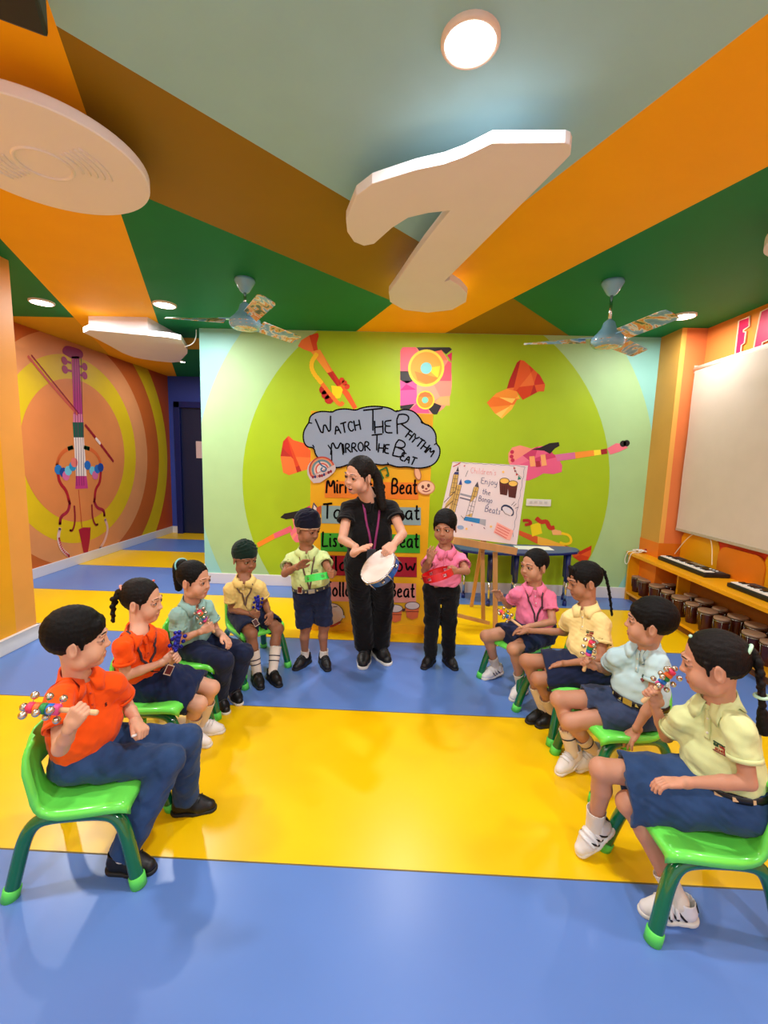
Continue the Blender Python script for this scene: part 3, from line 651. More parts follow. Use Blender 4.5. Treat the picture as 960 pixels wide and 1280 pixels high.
mb.tube(smooth_poly([(2.62, 4.70, BT+.012), (2.55, 4.72, BT+.008), (2.535, 4.73, BT-.03), (2.53, 4.75, .44), (2.53, 4.70, .40), (2.53, 4.66, .46), (2.545, 4.66, BT+.006), (2.62, 4.64, BT+.008)], 2, False), .004, 6)
tag(mb.build('cable_coil', plain((232, 226, 214), .4)), 'tangled white cables at the far end of the bench', 'cable')
mb = MB()
for k in range(3):
    rnd = random.Random(k+20); P = [(2.68+rnd.uniform(-.02, .12), 4.66+rnd.uniform(-.06, .06), BT+.018+rnd.uniform(0, .03)) for _ in range(5)]
    mb.tube(smooth_poly(P, 3), .006, 6, closed=True)
tag(mb.build('cable_coil', plain((150, 30, 60), .4)), 'dark red cables piled at the far end of the bench', 'cable')
tag(MB().tube(smooth_poly([(2.85, 4.42, .60), (2.87, 4.3, .78), (2.88, 4.2, .86), (2.87, 4.0, .86), (2.85, 3.92, .80), (2.84, 3.88, .62)], 3, False), .004, 6).build('power_cord', plain((244, 226, 190), .4)), 'thin white power cord rising behind the far keyboard', 'cord')

# ------------------------------------------------------------------ blue activity table and easel
TB = mat('table_blue', (60, 86, 140), .35); TBd = mat('table_navy', (14, 34, 110), .3, coat=.3)
e = empty('activity_table', (1.35, 4.5, 0), 'blue classroom table with height adjustable legs behind the easel', 'table')
tp = smooth_poly([(.62, 4.62, .56), (.70, 4.30, .56), (1.25, 4.26, .56), (1.85, 4.40, .56), (1.98, 4.62, .56), (1.85, 4.74, .56), (.70, 4.74, .56)], 1)
MB().prism(tp, (0, 0, .022)).build('table_top', TB, e); MB().prism([(1.35+(p[0]-1.35)*1.01, 4.5+(p[1]-4.5)*1.02, .556) for p in tp], (0, 0, .016)).build('edge_band', TBd, e)
for (x, y) in ((.76, 4.60), (.98, 4.36), (1.24, 4.36), (1.30, 4.66), (1.80, 4.46), (1.86, 4.66)):
    l_ = MB().lathe((x, y, .56), (0, 0, -1), [(0, .03), (.30, .026)], 14).build('leg', TBd, e)
    MB().cyl((x, y, .28), (x, y, .05), .014, 10).build('leg_insert', CR, l_); MB().lathe((x, y, 0), (0, 0, 1), [(0, .022), (.05, .02)], 12).build('foot', TBd, l_)
tag(MB().box((1.28, 4.48, .578), (1.66, 4.66, .584)).build('paper', plain((236, 240, 232), .7)), 'white paper lying on the blue table', 'paper')
PINE = mat('pine', (206, 154, 92), .5, var=.15, scale=12, stretch=(1, 1, .08), bump=.05)
e = empty('easel', (.86, 3.75, 0), 'pale wooden easel holding the drawn poster', 'easel')
def bar(a, b, w_, t_, name, mt=PINE, up=(0, 0, 1)):
    a, b = np.array(a, float), np.array(b, float); d = nrm(b-a); u = nrm(np.cross(d, (0, 1, 0.001))); v = np.cross(u, d); L = np.linalg.norm(b-a)
    return MB().box((0, -w_/2, -t_/2), (L, w_/2, t_/2), np.array([d, u, v]).T, a).build(name, mt, e, bevel=.002)
bar(at(604, 776, z=.01), at(603, 690, y=3.78), .035, .02, 'leg'); bar(at(619, 786, z=.01), at(619, 690, y=3.74), .04, .022, 'leg')
bar(at(603, 690, y=3.78), at(620, 590, y=3.93), .035, .02, 'mast'); bar((.80, 4.30, .01), (.86, 3.92, 1.35), .035, .02, 'rear_leg')
bar(at(568, 768, y=3.72), at(612, 779, y=3.72), .03, .02, 'stretcher')
a, b = at(567, 672, y=3.68), at(646, 686, y=3.68); R_ = nrm(b-a); U_ = nrm(np.cross(np.cross(R_, (0, 0, 1)), R_)); Nn = np.cross(R_, U_)
if Nn[1] > 0: Nn = -Nn
lm = MB(); L = np.linalg.norm(b-a)
FR = np.array([R_, Nn, U_]).T
lm.box((0, -.03, -.05), (L, .02, -.005), FR, a+U_*.0).box((0, .02, -.05), (L, .03, .012), FR, a)
lm.build('ledge', PINE, e, bevel=.002)
# poster
TL, TR, BRc, BL = at(566, 577, y=3.79), at(660, 582, y=3.79), at(646, 681, y=3.70), at(545, 668, y=3.70)
pe = empty('poster', tuple((TL+BRc)/2), 'white hand drawn poster with tower bridge and bongos on the easel', 'poster')
pn = nrm(np.cross(TR-TL, BL-TL));  pn = pn if pn[1] < 0 else -pn
MB().prism([TL, TR, BRc, BL], -pn*.008).build('sheet', mat('poster_paper', (232, 218, 218), .6, var=.02), pe)
def pz(x, y):     # coordinates of the drawing inside the sheet: u right 0..1, v down 0..1 from the zoomed picture
    # zoom frame (550,570) scale 8 -> solve bilinear roughly
    px, py = 550+x/8, 570+y/8
    v = (py-(577+(px-566)*.053))/ (98); u = (px-(566-v*21))/(94+v*7)
    return (TL*(1-u)*(1-v)+TR*u*(1-v)+BRc*u*v+BL*(1-u)*v)
class Draw:
    def __init__(s): s.mb = MB(); s.mats = []; s.k = 0
    def mt(s, col):
        M = plain(col, .7)
        if M not in s.mats: s.mats.append(M)
        s.mb.m(s.mats.index(M))
    def line(s, pts, col, w_=.004, soft=0, f=pz, off=.0024):
        s.mt(col); s.k += 1; P = [f(*p) for p in pts]; P = smooth_poly(P, soft, False) if soft else P
        s.mb.stroke(P, w_, s.n, offset=off+s.k*1e-6)
    def fill(s, pts, col, f=pz, off=.0012, soft=0):
        s.mt(col); s.k += 1; P = [np.array(f(*p)) for p in pts]; P = smooth_poly(P, soft) if soft else P
        ccw_face(s.mb, [p+np.array(s.n)*(off+s.k*1e-5) for p in P], s.n)
    def ell(s, c, rx, ry, col, f=pz, off=.0012, n=24, rot=0, line=0):
        P = [(c[0]+rx*math.cos(a)*math.cos(rot)-ry*math.sin(a)*math.sin(rot), c[1]+rx*math.cos(a)*math.sin(rot)+ry*math.sin(a)*math.cos(rot)) for a in np.linspace(0, 2*math.pi, n+1)]
        if line: s.line(P, col, line, 0, f)
        else: s.fill(P[:-1], col, f, off)
    def text(s, txt, x0, y0, x1, y1, h, col, w_=.004, f=pz):
        s.mt(col); o = np.array(f(x0, y0)); r = np.array(f(x1, y1))-o; W = np.linalg.norm(r); u = nrm(np.cross(s.n, r)); u = u if u[2] > 0 else -u
        Hh = np.linalg.norm(np.array(f(x0, y0-h))-o); s.k += 1; write(s.mb, txt, o, r, u, s.n, width=W, height=Hh, wt=w_, off=.0026+s.k*1e-6)
D = Draw(); D.n = pn
TAN = (214, 176, 96); DK = (60, 50, 50)
for (P_, c) in (([(135, 190), (185, 190), (160, 420), (90, 420)], TAN), ([(165, 300), (215, 300), (150, 590), (85, 560), (110, 500)], TAN), ([(340, 315), (388, 322), (315, 628), (258, 618)], TAN), ([(130, 400), (165, 350), (150, 470), (40, 570), (60, 500)], TAN),
    ([(135, 190), (150, 165), (188, 165), (188, 195)], (50, 56, 110)), ([(180, 105), (190, 160), (160, 160)], (70, 60, 60)), ([(210, 235), (222, 300), (185, 300)], (56, 60, 130)), ([(378, 260), (390, 325), (345, 312)], (80, 74, 84)),
    ([(205, 385), (315, 410), (312, 430), (200, 405)], (150, 150, 160)), ([(200, 425), (305, 448), (302, 465), (195, 440)], (120, 116, 130)), ([(255, 625), (400, 640), (395, 690), (235, 665)], (40, 130, 190)), ([(400, 640), (460, 645), (455, 710), (395, 690)], (170, 170, 176))): D.fill(P_, c)
for P_ in ([(135, 195), (92, 420)], [(185, 195), (160, 350)], [(165, 305), (110, 570)], [(215, 305), (150, 590)], [(340, 320), (260, 620)], [(388, 325), (318, 630)], [(130, 235), (178, 240)], [(125, 280), (172, 285)], [(115, 330), (165, 335)], [(105, 380), (160, 385)], [(160, 350), (205, 355)], [(150, 400), (195, 405)], [(140, 450), (185, 460)], [(130, 500), (175, 515)],
    [(330, 360), (378, 370)], [(318, 410), (366, 420)], [(305, 460), (354, 470)], [(292, 510), (340, 522)], [(280, 560), (330, 572)], [(155, 195), (125, 410)], [(190, 310), (130, 570)], [(362, 325), (290, 620)]): D.line(P_, DK, .003)
D.line([(40, 490), (155, 365)], DK, .005); D.line([(45, 548), (130, 470)], DK, .005); D.line([(130, 110), (180, 85), (205, 65)], (190, 40, 50), .008)
D.ell((278, 267), 36, 20, (40, 130, 200)); D.line([(210, 620), (240, 650), (255, 628)], DK, .004); D.ell((205, 740), 34, 22, (150, 176, 210))
for x, y in ((645, 250), (730, 275)):
    D.fill([(x-52, y+5), (x+46, y+10), (x+25, y+145), (x-45, y+135)], (92, 36, 26)); D.ell((x, y), 50, 32, (60, 34, 24)); D.ell((x, y), 43, 26, (244, 196, 90))
    for k in (-20, 0, 20): D.line([(x+k, y+50), (x+k-3, y+135)], (60, 20, 16), .004)
D.fill([(608, 545), (612, 505), (650, 480), (710, 500), (742, 545), (735, 590), (700, 600), (735, 560), (705, 520), (650, 500), (625, 520), (625, 550)], (50, 60, 90), soft=1)
D.ell((668, 540), 48, 26, (226, 220, 226), rot=.5); D.line([(622, 535), (650, 575), (700, 595)], DK, .004); 
for P_ in ([(715, 490), (745, 455)], [(735, 500), (762, 472)], [(752, 518), (785, 505)]): D.line(P_, DK, .004)
D.text("Children's", 305, 175, 560, 196, 60, (226, 110, 110), .0025); D.text('Enjoy', 408, 280, 570, 300, 62, (70, 76, 120), .0045); D.text('the', 420, 385, 500, 400, 55, (70, 76, 120), .0045)
D.text('Bongo', 385, 460, 520, 478, 56, (70, 76, 120), .0045); D.text('Beats', 448, 565, 600, 588, 66, (70, 76, 120), .0045)
D.line([(110, 70)]+[(130+k*45, 62+(8 if k % 2 else -4)+k*2.4) for k in range(16)]+[(850, 110)], (110, 100, 130), .003, 2); D.line([(850, 110)]+[(840-k*9+(9 if k % 2 else -6), 150+k*50) for k in range(14)], (110, 100, 130), .003, 2)
D.line([(735, 105), (765, 170), (815, 215)], (60, 90, 80), .003)
for P_, c in (([(735, 110), (760, 120), (735, 135)], (200, 50, 60)), ([(742, 140), (768, 150), (745, 162)], (160, 40, 70)), ([(760, 170), (785, 185), (758, 196)], (200, 50, 60)), ([(785, 195), (812, 228), (775, 238)], (40, 130, 110))): D.fill(P_, c)
D.fill([(570, 665), (735, 740), (700, 835), (660, 830), (535, 770)], (250, 176, 160), off=.003)
for k in range(4): D.line([(575-k*9, 690+k*24), (700-k*12, 745+k*24)], (214, 70, 70), .0045, 0, off=.005)
D.line([(280, 150), (262, 195), (255, 215)], (90, 80, 90), .004); D.line([(240, 105), (250, 98)], (190, 60, 60), .01); D.line([(318, 700), (322, 715)], (190, 60, 120), .006); D.line([(437, 725), (450, 740)], (120, 60, 90), .006)
for p in ((632, 160), (510, 712), (265, 750)): D.ell(p, 12, 12, (250, 200, 110))
D.mb.build('drawing', D.mats, pe)

# ------------------------------------------------------------------ yellow banner board behind the teacher
YB = 3.567
be = empty('banner_board', (-.21, YB, 0), 'tall yellow banner board with song words behind the teacher', 'banner')
SB = mat('board_yellow', (250, 186, 8), .5, var=.04, scale=5)
MB().box((-.715, YB, 0), (.275, YB+.02, 1.852)).build('backing', SB, be, bevel=.002); MB().box((-.70, YB-.006, .0), (.29, YB-.001, .075)).build('lower_flap', plain((246, 180, 20)), be)
bp_ = lambda px, py: at(px, py, y=YB-.004)
z10 = lambda x, y: bp_(370+x/5.053, 500+y/5.053); zz = lambda x, y: bp_(370+x/5.053, 600+y/5.053)
rows = [((406, 601, 523, 623), (248, 136, 36), 'Mirror the Beat'), ((402, 632, 526, 655), (146, 176, 178), 'Tap the Beat'), ((401, 666, 525, 690), (62, 176, 44), 'Listen & Repeat'), ((403, 694, 521, 720), (176, 20, 44), 'Clap it now'), ((405, 727, 520, 752), (242, 156, 140), 'Follow the Beat')]
for (x0, y0, x1, y1), c, txt in rows:
    P_ = [bp_(x0, y0), bp_(x1, y0+2.5), bp_(x1, y1+1.5), bp_(x0, y1-1)]
    cd_ = MB().prism(P_, (0, -.002, 0)).build('word_card', plain(c, .7), be, 'card reading '+txt)
    mb = MB(); o = bp_(x0+2, y1-7); r = bp_(x1-2, y1-5.5)-o
    write(mb, txt, o+np.array([0, -.003, 0]), r, (0, 0, 1), (0, -1, 0), width=np.linalg.norm(r), height=.125, wt=.016); mb.build('lettering', INK, cd_)
cl_px = [(118, 300), (75, 300), (50, 265), (48, 205), (72, 160), (85, 145), (90, 105), (130, 78), (180, 72), (232, 80), (255, 62), (320, 56), (380, 68), (410, 52), (480, 40), (550, 44), (600, 55), (632, 78), (680, 58), (740, 70), (780, 110), (800, 150), (850, 165), (885, 215), (882, 275), (908, 300), (908, 350), (880, 400), (830, 425), (760, 432), (700, 420), (640, 425), (585, 405), (540, 412), (480, 400), (440, 385), (350, 400), (270, 430), (225, 420), (180, 400), (125, 350)]
CP = smooth_poly([z10(*p) for p in cl_px], 2); yo = np.array([0, -.012, 0])
cs = MB().prism([p+yo for p in CP], (0, -.006, 0)).build('cloud_sign', mat('cloud_paper', (156, 176, 202), .6, var=.03), be, 'grey blue cloud reading Watch the Rhythm Mirror the Beat')
mb = MB(); of = np.array([0, -.0185, 0])
n_ = len(CP); mb.stroke([CP[i % n_]+of for i in range(n_+1)], .012, (0, -1, 0), offset=.001)
for P_ in ([(118, 300), (108, 285)], [(85, 145), (104, 148)], [(232, 80), (222, 72)], [(632, 78), (640, 66)], [(800, 150), (788, 140)], [(882, 275), (872, 284)], [(585, 405), (578, 396)], [(205, 285), (228, 320), (228, 395)]): mb.stroke([z10(*p)+of for p in P_], .01, (0, -1, 0), offset=.0015)
def ct(txt, x0, y0, x1, y1, h, w_=.012, big=1.0):
    o = z10(x0, y0)+of; r = z10(x1, y1)-z10(x0, y0); W = np.linalg.norm(r); r = nrm(r); u = nrm(np.cross(r, (0, 1, 0))); u = u if u[2] > 0 else -u
    write(mb, txt, o, r, u, (0, -1, 0), width=W, height=np.linalg.norm(z10(x0, y0-h)-z10(x0, y0)), wt=w_, off=.0022)
ct('W', 150, 235, 245, 215, 115); ct('ATCH', 250, 218, 410, 188, 62); ct('T', 430, 195, 550, 192, 135); ct('HE', 500, 212, 608, 208, 78)
ct('R', 640, 215, 735, 205, 120); ct('HYTHM', 690, 235, 850, 360, 55)
ct('M', 222, 345, 300, 345, 90); ct('IRROR', 302, 335, 470, 318, 56); ct('T', 480, 318, 545, 318, 100); ct('HE', 520, 330, 586, 338, 55); ct('B', 610, 350, 680, 370, 105); ct('EAT', 655, 375, 745, 415, 50)
mb.build('lettering', INK, cs)
D = Draw(); D.n = (0, -1, 0); z13 = lambda x, y: bp_(370+x/13.714, 560+y/13.714)+np.array([0, -.022, 0])
D.fill([(205, 480), (200, 330), (260, 230), (400, 145), (520, 150), (630, 220), (700, 330), (650, 440), (345, 640)], (214, 200, 200), z13, soft=1)
for r_, c in ((225, (196, 70, 56)), (200, (226, 150, 110)), (175, (104, 150, 160)), (140, (232, 200, 190)), (115, (214, 96, 80)), (90, (232, 226, 226))):
    P_ = [(455+r_*1.0*math.cos(a), 370+r_*math.sin(a)) for a in np.linspace(2.55, 5.9, 22)]; D.fill(P_, c, z13)
D.line([(400, 220), (440, 300), (520, 330), (530, 380), (470, 410), (430, 370), (460, 335)], (60, 110, 150), .012, 2, z13, .003)
for k in range(9):
    rnd = random.Random(k); x = 300+k*38; y = 520-abs(k-4)*6-k*12; D.ell((x, y), 22, 26, [(150, 40, 60), (60, 60, 120), (220, 150, 140), (120, 30, 50)][k % 4], z13)
D.mb.build('rainbow_cutout', D.mats, be, 'rainbow badge cutout with a treble clef')
D = Draw(); D.n = (0, -1, 0); zb = lambda x, y: z10(x, y)+np.array([0, -.016, 0])
D.ell((768, 465), 22, 42, (190, 120, 70), zb, rot=-.25); D.ell((768, 465), 16, 36, (246, 190, 150), zb, rot=-.25)
D.ell((820, 552), 58, 46, (214, 140, 90), zb); D.ell((820, 552), 52, 40, (252, 206, 170), zb); D.ell((800, 548), 9, 12, (110, 60, 50), zb); D.ell((836, 540), 9, 12, (110, 60, 50), zb)
D.line([(800, 572), (822, 580), (846, 568)], (150, 60, 60), .008, 1, zb); D.ell((822, 560), 8, 6, (170, 70, 60), zb)
D.mb.build('bunny_cutout', D.mats, be, 'cream bunny face cutout')
D = Draw(); D.n = (0, -1, 0); GN = (40, 110, 40)
D.line([(530, 445), (550, 490)], GN, .012, 0, zb); D.line([(530, 445), (572, 425), (585, 470)], GN, .014, 0, zb); D.ell((545, 492), 12, 9, GN, zb); D.ell((578, 476), 12, 9, GN, zb)
D.mb.build('note_cutout', D.mats, be, 'green music note')
D = Draw(); D.n = (0, -1, 0); zc = lambda x, y: zz(x, y)+np.array([0, -.006, 0])
for x, y in ((628, 810), (735, 792)):
    D.fill([(x-44, y), (x+44, y), (x+34, y+75), (x, y+88), (x-36, y+72)], (226, 110, 66), zc); D.line([(x-42, y+36), (x+40, y+38)], (110, 40, 30), .005, 0, zc); D.ell((x, y), 48, 26, (90, 60, 60), zc); D.ell((x, y), 43, 22, (222, 206, 206), zc)
D.fill([(672, 812), (690, 808), (690, 826), (672, 830)], (90, 50, 40), zc); D.mb.build('bongo_cutout', D.mats, be, 'pair of orange bongos drawn on card')
D = Draw(); D.n = (0, -1, 0)
D.ell((215, 845), 88, 72, (60, 40, 40), zc); D.ell((215, 845), 84, 68, (222, 196, 180), zc); D.line([(150, 900), (215, 930), (280, 895)], (170, 60, 50), .02, 2, zc)
for p in ((300, 862), (270, 902)): D.ell(p, 10, 9, (200, 200, 200), zc)
D.line([(235, 800), (262, 796)], DK, .006, 0, zc); D.mb.build('tambourine_cutout', D.mats, be, 'tambourine drawn on card')
D = Draw(); D.n = (0, -1, 0)
D.fill([(100, 185), (112, 140), (135, 170), (140, 210), (110, 220)], (60, 60, 100), zc); D.fill([(108, 190), (114, 155), (130, 175), (130, 205)], (244, 226, 220), zc); D.fill([(130, 175), (160, 160), (158, 215), (135, 215)], (200, 90, 50), zc)
D.mb.build('horn_cutout', D.mats, be, 'small blue and orange drawn horn')
# ------------------------------------------------------------------ children's chairs
CHL = mat('chair_lime', (112, 238, 88), .28, coat=.4, var=.02); CHD = mat('chair_green', (0, 104, 58), .18, coat=.8); CHF = mat('chair_foot', (96, 220, 90), .4)
def make_chair():
    e = empty('toddler_chair', (0, 0, 0))
    # one-piece shell: profile along the middle (forward x, z), half width
    prof = [(.190, .268, .135), (.182, .284, .150), (.165, .293, .158), (.12, .295, .165), (.06, .290, .168), (0, .284, .168), (-.06, .281, .166), (-.10, .284, .164), (-.135, .292, .162), (-.160, .308, .160),
            (-.176, .332, .158), (-.185, .36, .156), (-.192, .39, .154), (-.199, .42, .152), (-.206, .45, .150), (-.213, .48, .146), (-.219, .51, .140), (-.223, .535, .128), (-.225, .552, .108), (-.226, .562, .08)]
    prof = [(x*.82+.008, z if z < .34 else .34+(z-.34)*.84, hw*.97) for (x, z, hw) in prof]
    nu = 16; V = []; cols = [(-1, 1)]+[(-1+2*j/nu, 0) for j in range(nu+1)]+[(1, 1)]; nc = len(cols)
    for i, (x, z, hw) in enumerate(prof):
        k = min(1, max(0, (i-6)/5))      # 0 on seat .. 1 on back
        for (u, lip) in cols:
            lip = lip*(1 if i < 15 else max(0, (18-i)/4))
            curl = abs(u)**4
            V.append((x + k*.030*curl - lip*k*.018, u*(hw+lip*.003), z + (1-k)*.012*curl*min(1, i/5) - lip*(1-k)*.020))
    Fs = []
    for i in range(len(prof)-1):
        for j in range(nc-1):
            if 11 <= i <= 12 and 6 <= j < nc-7: continue
            a = i*nc+j; Fs.append((a, a+1, a+nc+1, a+nc))
    me = bpy.data.meshes.new('shell'); bm = bmesh.new(); vs = [bm.verts.new(v) for v in V]
    for f in Fs: bm.faces.new([vs[i] for i in f])
    bmesh.ops.recalc_face_normals(bm, faces=bm.faces); bmesh.ops.solidify(bm, geom=bm.faces[:], thickness=.007)
    bmesh.ops.delete(bm, geom=[v for v in bm.verts if not v.link_faces], context='VERTS')
    for f in bm.faces: f.smooth = True
    bm.to_mesh(me); bm.free(); me.materials.append(CHL); o = bpy.data.objects.new('shell', me); link(o, e)
    for s in (-1, 1):
        P = [(.198, s*.165, .0), (.178, s*.155, .09), (.158, s*.143, .175), (.140, s*.135, .222), (.112, s*.130, .248), (.07, s*.128, .257), (0, s*.128, .259), (-.08, s*.128, .257), (-.122, s*.130, .248), (-.150, s*.135, .222), (-.168, s*.143, .175), (-.186, s*.155, .09), (-.205, s*.165, .0)]
        P = smooth_poly(P, 2, False)
        MB().tube(P, .0225, 14).build('leg_hoop', CHD, e)
        for fx in (0, -1):
            a, b = np.array(P[fx]), np.array(P[3 if fx == 0 else -4]); d = nrm(b-a); a = a.copy(); a[2] = max(a[2], 0)
            MB().lathe(a, d, [(-.002, .0262), (.036, .0262), (.038, .0235)], 18).build('foot_cap', CHF, e)
    MB().box((-.09, -.125, .262), (-.05, .125, .276)).box((.05, -.125, .262), (.09, .125, .276)).build('cross_bar', CHD, e)
    return e
chair0 = make_chair()
CHAIRS = [('A', -1.075, 1.435, 9.6, 'green toddler chair at front left under the boy in orange shirt and jeans'), ('B', -1.165, 2.02, 0, 'green toddler chair under the girl in orange shirt, second on the left'),
          ('C', -1.148, 2.45, -8, 'green toddler chair under the girl in pale teal shirt, third on the left'), ('D', -.985, 2.935, -48, 'green toddler chair under the turbaned boy in yellow shirt, last on the left'),
          ('K', 1.055, 1.385, 180, 'green toddler chair at front right under the girl in lime shirt'), ('J', 1.085, 1.975, 190, 'green toddler chair under the boy in pale aqua shirt, second on the right'),
          ('I', 1.0, 2.38, 198, 'green toddler chair under the girl in yellow shirt, third on the right'), ('L', .875, 2.84, 215, 'green toddler chair under the girl in pink shirt, last on the right')]
for i, (k, x, y, a, lab) in enumerate(CHAIRS):
    o = chair0 if i == 0 else copy_tree(chair0)
    o.location = (x, y, 0); o.rotation_euler = (0, 0, math.radians(a)); tag(o, lab, 'chair', 'green toddler chairs in the half circle')
# ------------------------------------------------------------------ implicit-surface modeller (smooth unions, meshed with surface nets)
def _cone(P, a, b, ra, rb):
    ab = b-a; L = float(ab@ab)+1e-12; t = np.clip(((P-a)@ab)/L, 0, 1)
    q = P-a-t[..., None]*ab; return np.sqrt((q*q).sum(-1)) - (ra+(rb-ra)*t)
def _ell(P, c, R, r):
    q = (P-c) @ R; k0 = np.sqrt(((q/r)**2).sum(-1)); k1 = np.sqrt(((q/(r*r))**2).sum(-1))+1e-9; return k0*(k0-1)/k1
def _box(P, c, R, h, rd):
    q = np.abs((P-c) @ R)-(h-rd); return np.sqrt((np.maximum(q, 0)**2).sum(-1)) + np.minimum(q.max(-1), 0)-rd
class Sdf:
    def __init__(s): s.p = []
    def _a(s, fn, lo, hi, k, op): s.p.append((fn, np.array(lo, float), np.array(hi, float), k, op)); return s
    def cone(s, a, b, ra, rb=None, k=.01, op='u', cut=None):
        a = np.array(a, float); b = np.array(b, float); rb = ra if rb is None else rb; r = max(ra, rb)
        fn = lambda P: _cone(P, a, b, ra, rb)
        if cut is not None:      # list of (point, outward normal) half-spaces
            cs = [(np.array(p, float), nrm(n)) for p, n in cut]; f0 = fn
            def fn(P):
                d = f0(P)
                for p, n in cs: d = np.maximum(d, (P-p)@n)
                return d
        return s._a(fn, np.minimum(a, b)-r, np.maximum(a, b)+r, k, op)
    def ell(s, c, r, R=None, k=.01, op='u'):
        c = np.array(c, float); r = np.array(r if hasattr(r, '__len__') else [r]*3, float); R = np.eye(3) if R is None else R
        m_ = np.abs(R)@r; return s._a(lambda P: _ell(P, c, R, r), c-m_, c+m_, k, op)
    def box(s, c, h, R=None, rd=.003, k=.004, op='u'):
        c = np.array(c, float); h = np.array(h, float); R = np.eye(3) if R is None else R; m_ = np.abs(R)@h
        return s._a(lambda P: _box(P, c, R, h, rd), c-m_, c+m_, k, op)
    def half(s, p, n):       # keep the side the normal points away from
        p = np.array(p, float); n = nrm(n); return s._a(lambda P: (P-p)@n, [-9]*3, [9]*3, .002, 'i')
    def fold(s, amp, freq, seed=0):
        rnd = np.random.RandomState(seed); D = [nrm(rnd.randn(3)) for _ in range(4)]; ph = rnd.rand(4)*6
        def fn(P):
            v = 0
            for i, d in enumerate(D):
                w_ = P@d*freq*(1+.35*i)+ph[i]; v = v+np.sin(w_+1.3*np.sin(P@D[(i+1) % 4]*freq*.6+ph[i]))
            return v*amp/2.2
        return s._a(fn, [-9]*3, [9]*3, 0, 'f')
    def comb(s, D, d, k, op):
        if op == 'f': return D+d
        if op == 'i': return np.maximum(D, d)
        if op == 's':
            h = np.clip(.5-.5*(D+d)/max(k, 1e-5), 0, 1); return D+(-d-D)*h+k*h*(1-h)
        h = np.clip(.5+.5*(d-D)/max(k, 1e-5), 0, 1); return d+(D-d)*h-k*h*(1-h)
    def ev(s, P):
        D = np.full(P.shape[:-1], 9.0)
        for fn, lo, hi, k, op in s.p: D = s.comb(D, fn(P), k, op)
        return D
    def bounds(s):
        q = [p for p in s.p if p[4] == 'u']; return np.min([p[1] for p in q], 0), np.max([p[2] for p in q], 0)
    def mesh(s, h, lo=None, hi=None, keep=None):
        b0, b1 = s.bounds(); lo = b0-2.5*h if lo is None else np.maximum(np.array(lo, float), b0-2.5*h); hi = b1+2.5*h if hi is None else np.minimum(np.array(hi, float), b1+2.5*h)
        n = np.maximum(np.ceil((hi-lo)/h).astype(int)+1, 3); ax = [lo[i]+h*np.arange(n[i]) for i in range(3)]
        D = np.full(n, 1.0, np.float64)
        for fn, l, u, k, op in s.p:
            if op in 'fi': i0 = np.zeros(3, int); i1 = n
            else:
                m_ = k+3*h; i0 = np.clip(((l-m_-lo)/h).astype(int), 0, n); i1 = np.clip(((u+m_-lo)/h).astype(int)+2, 0, n)
            if np.any(i1 <= i0): continue
            sl = tuple(slice(a, b) for a, b in zip(i0, i1))
            if op == 'f':
                idx = np.argwhere(np.abs(D) < 3*h)
                if len(idx): P = lo+idx*h; D[tuple(idx.T)] += fn(P)
                continue
            P = np.stack(np.meshgrid(*[ax[i][sl[i]] for i in range(3)], indexing='ij'), -1)
            D[sl] = s.comb(D[sl], fn(P), k, op)
        return surface_nets(D, lo, h, keep)
def surface_nets(D, lo, h, keep=None):
    S_ = D < 0; n = np.array(D.shape); c = n-1
    off = [(i, j, k) for i in (0, 1) for j in (0, 1) for k in (0, 1)]
    cnt = np.zeros(c, np.int8)
    for (i, j, k) in off: cnt += S_[i:i+c[0], j:j+c[1], k:k+c[2]]
    act = np.argwhere((cnt > 0) & (cnt < 8))
    if len(act) == 0: return np.zeros((0, 3)), np.zeros((0, 4), int)
    idm = np.full(c, -1, np.int64); idm[tuple(act.T)] = np.arange(len(act))
    val = np.stack([D[act[:, 0]+i, act[:, 1]+j, act[:, 2]+k] for (i, j, k) in off], 1)
    acc = np.zeros((len(act), 3)); num = np.zeros(len(act))
    for a in range(8):
        for bit, axis in ((4, 0), (2, 1), (1, 2)):
            if a & bit: continue
            b = a | bit; va, vb = val[:, a], val[:, b]; m_ = (va < 0) != (vb < 0)
            t = va[m_]/(va[m_]-vb[m_]); p = np.tile(np.array(off[a], float), (m_.sum(), 1)); p[:, axis] += t; acc[m_] += p; num[m_] += 1
    V = lo+h*(act+acc/num[:, None])
    Q = []
    for ax in range(3):
        u, v = [a for a in range(3) if a != ax]
        if ax == 1: u, v = v, u
        sa = [slice(None)]*3; sb = [slice(None)]*3; sa[ax] = slice(0, -1); sb[ax] = slice(1, None)
        A, B = S_[tuple(sa)], S_[tuple(sb)]; e = np.argwhere(A != B)
        e = e[(e[:, u] >= 1) & (e[:, v] >= 1) & (e[:, u] < n[u]-1) & (e[:, v] < n[v]-1)]
        if len(e) == 0: continue
        ins = A[tuple(e.T)]
        def g(du, dv):
            q = e.copy(); q[:, u] -= du; q[:, v] -= dv; return idm[tuple(q.T)]
        q = np.stack([g(1, 1), g(0, 1), g(0, 0), g(1, 0)], 1); q[~ins] = q[~ins][:, ::-1]; Q.append(q)
    Q = np.concatenate(Q); Q = Q[(Q >= 0).all(1)]
    if keep is not None:
        cen = V[Q].mean(1); Q = Q[keep(cen)]
    used = np.unique(Q); mp = np.full(len(V), -1); mp[used] = np.arange(len(used)); return V[used], mp[Q]
def join(parts):
    V = []; Q = []; o = 0
    for v, q in parts: V.append(v); Q.append(q+o); o += len(v)
    return np.concatenate(V), np.concatenate(Q)
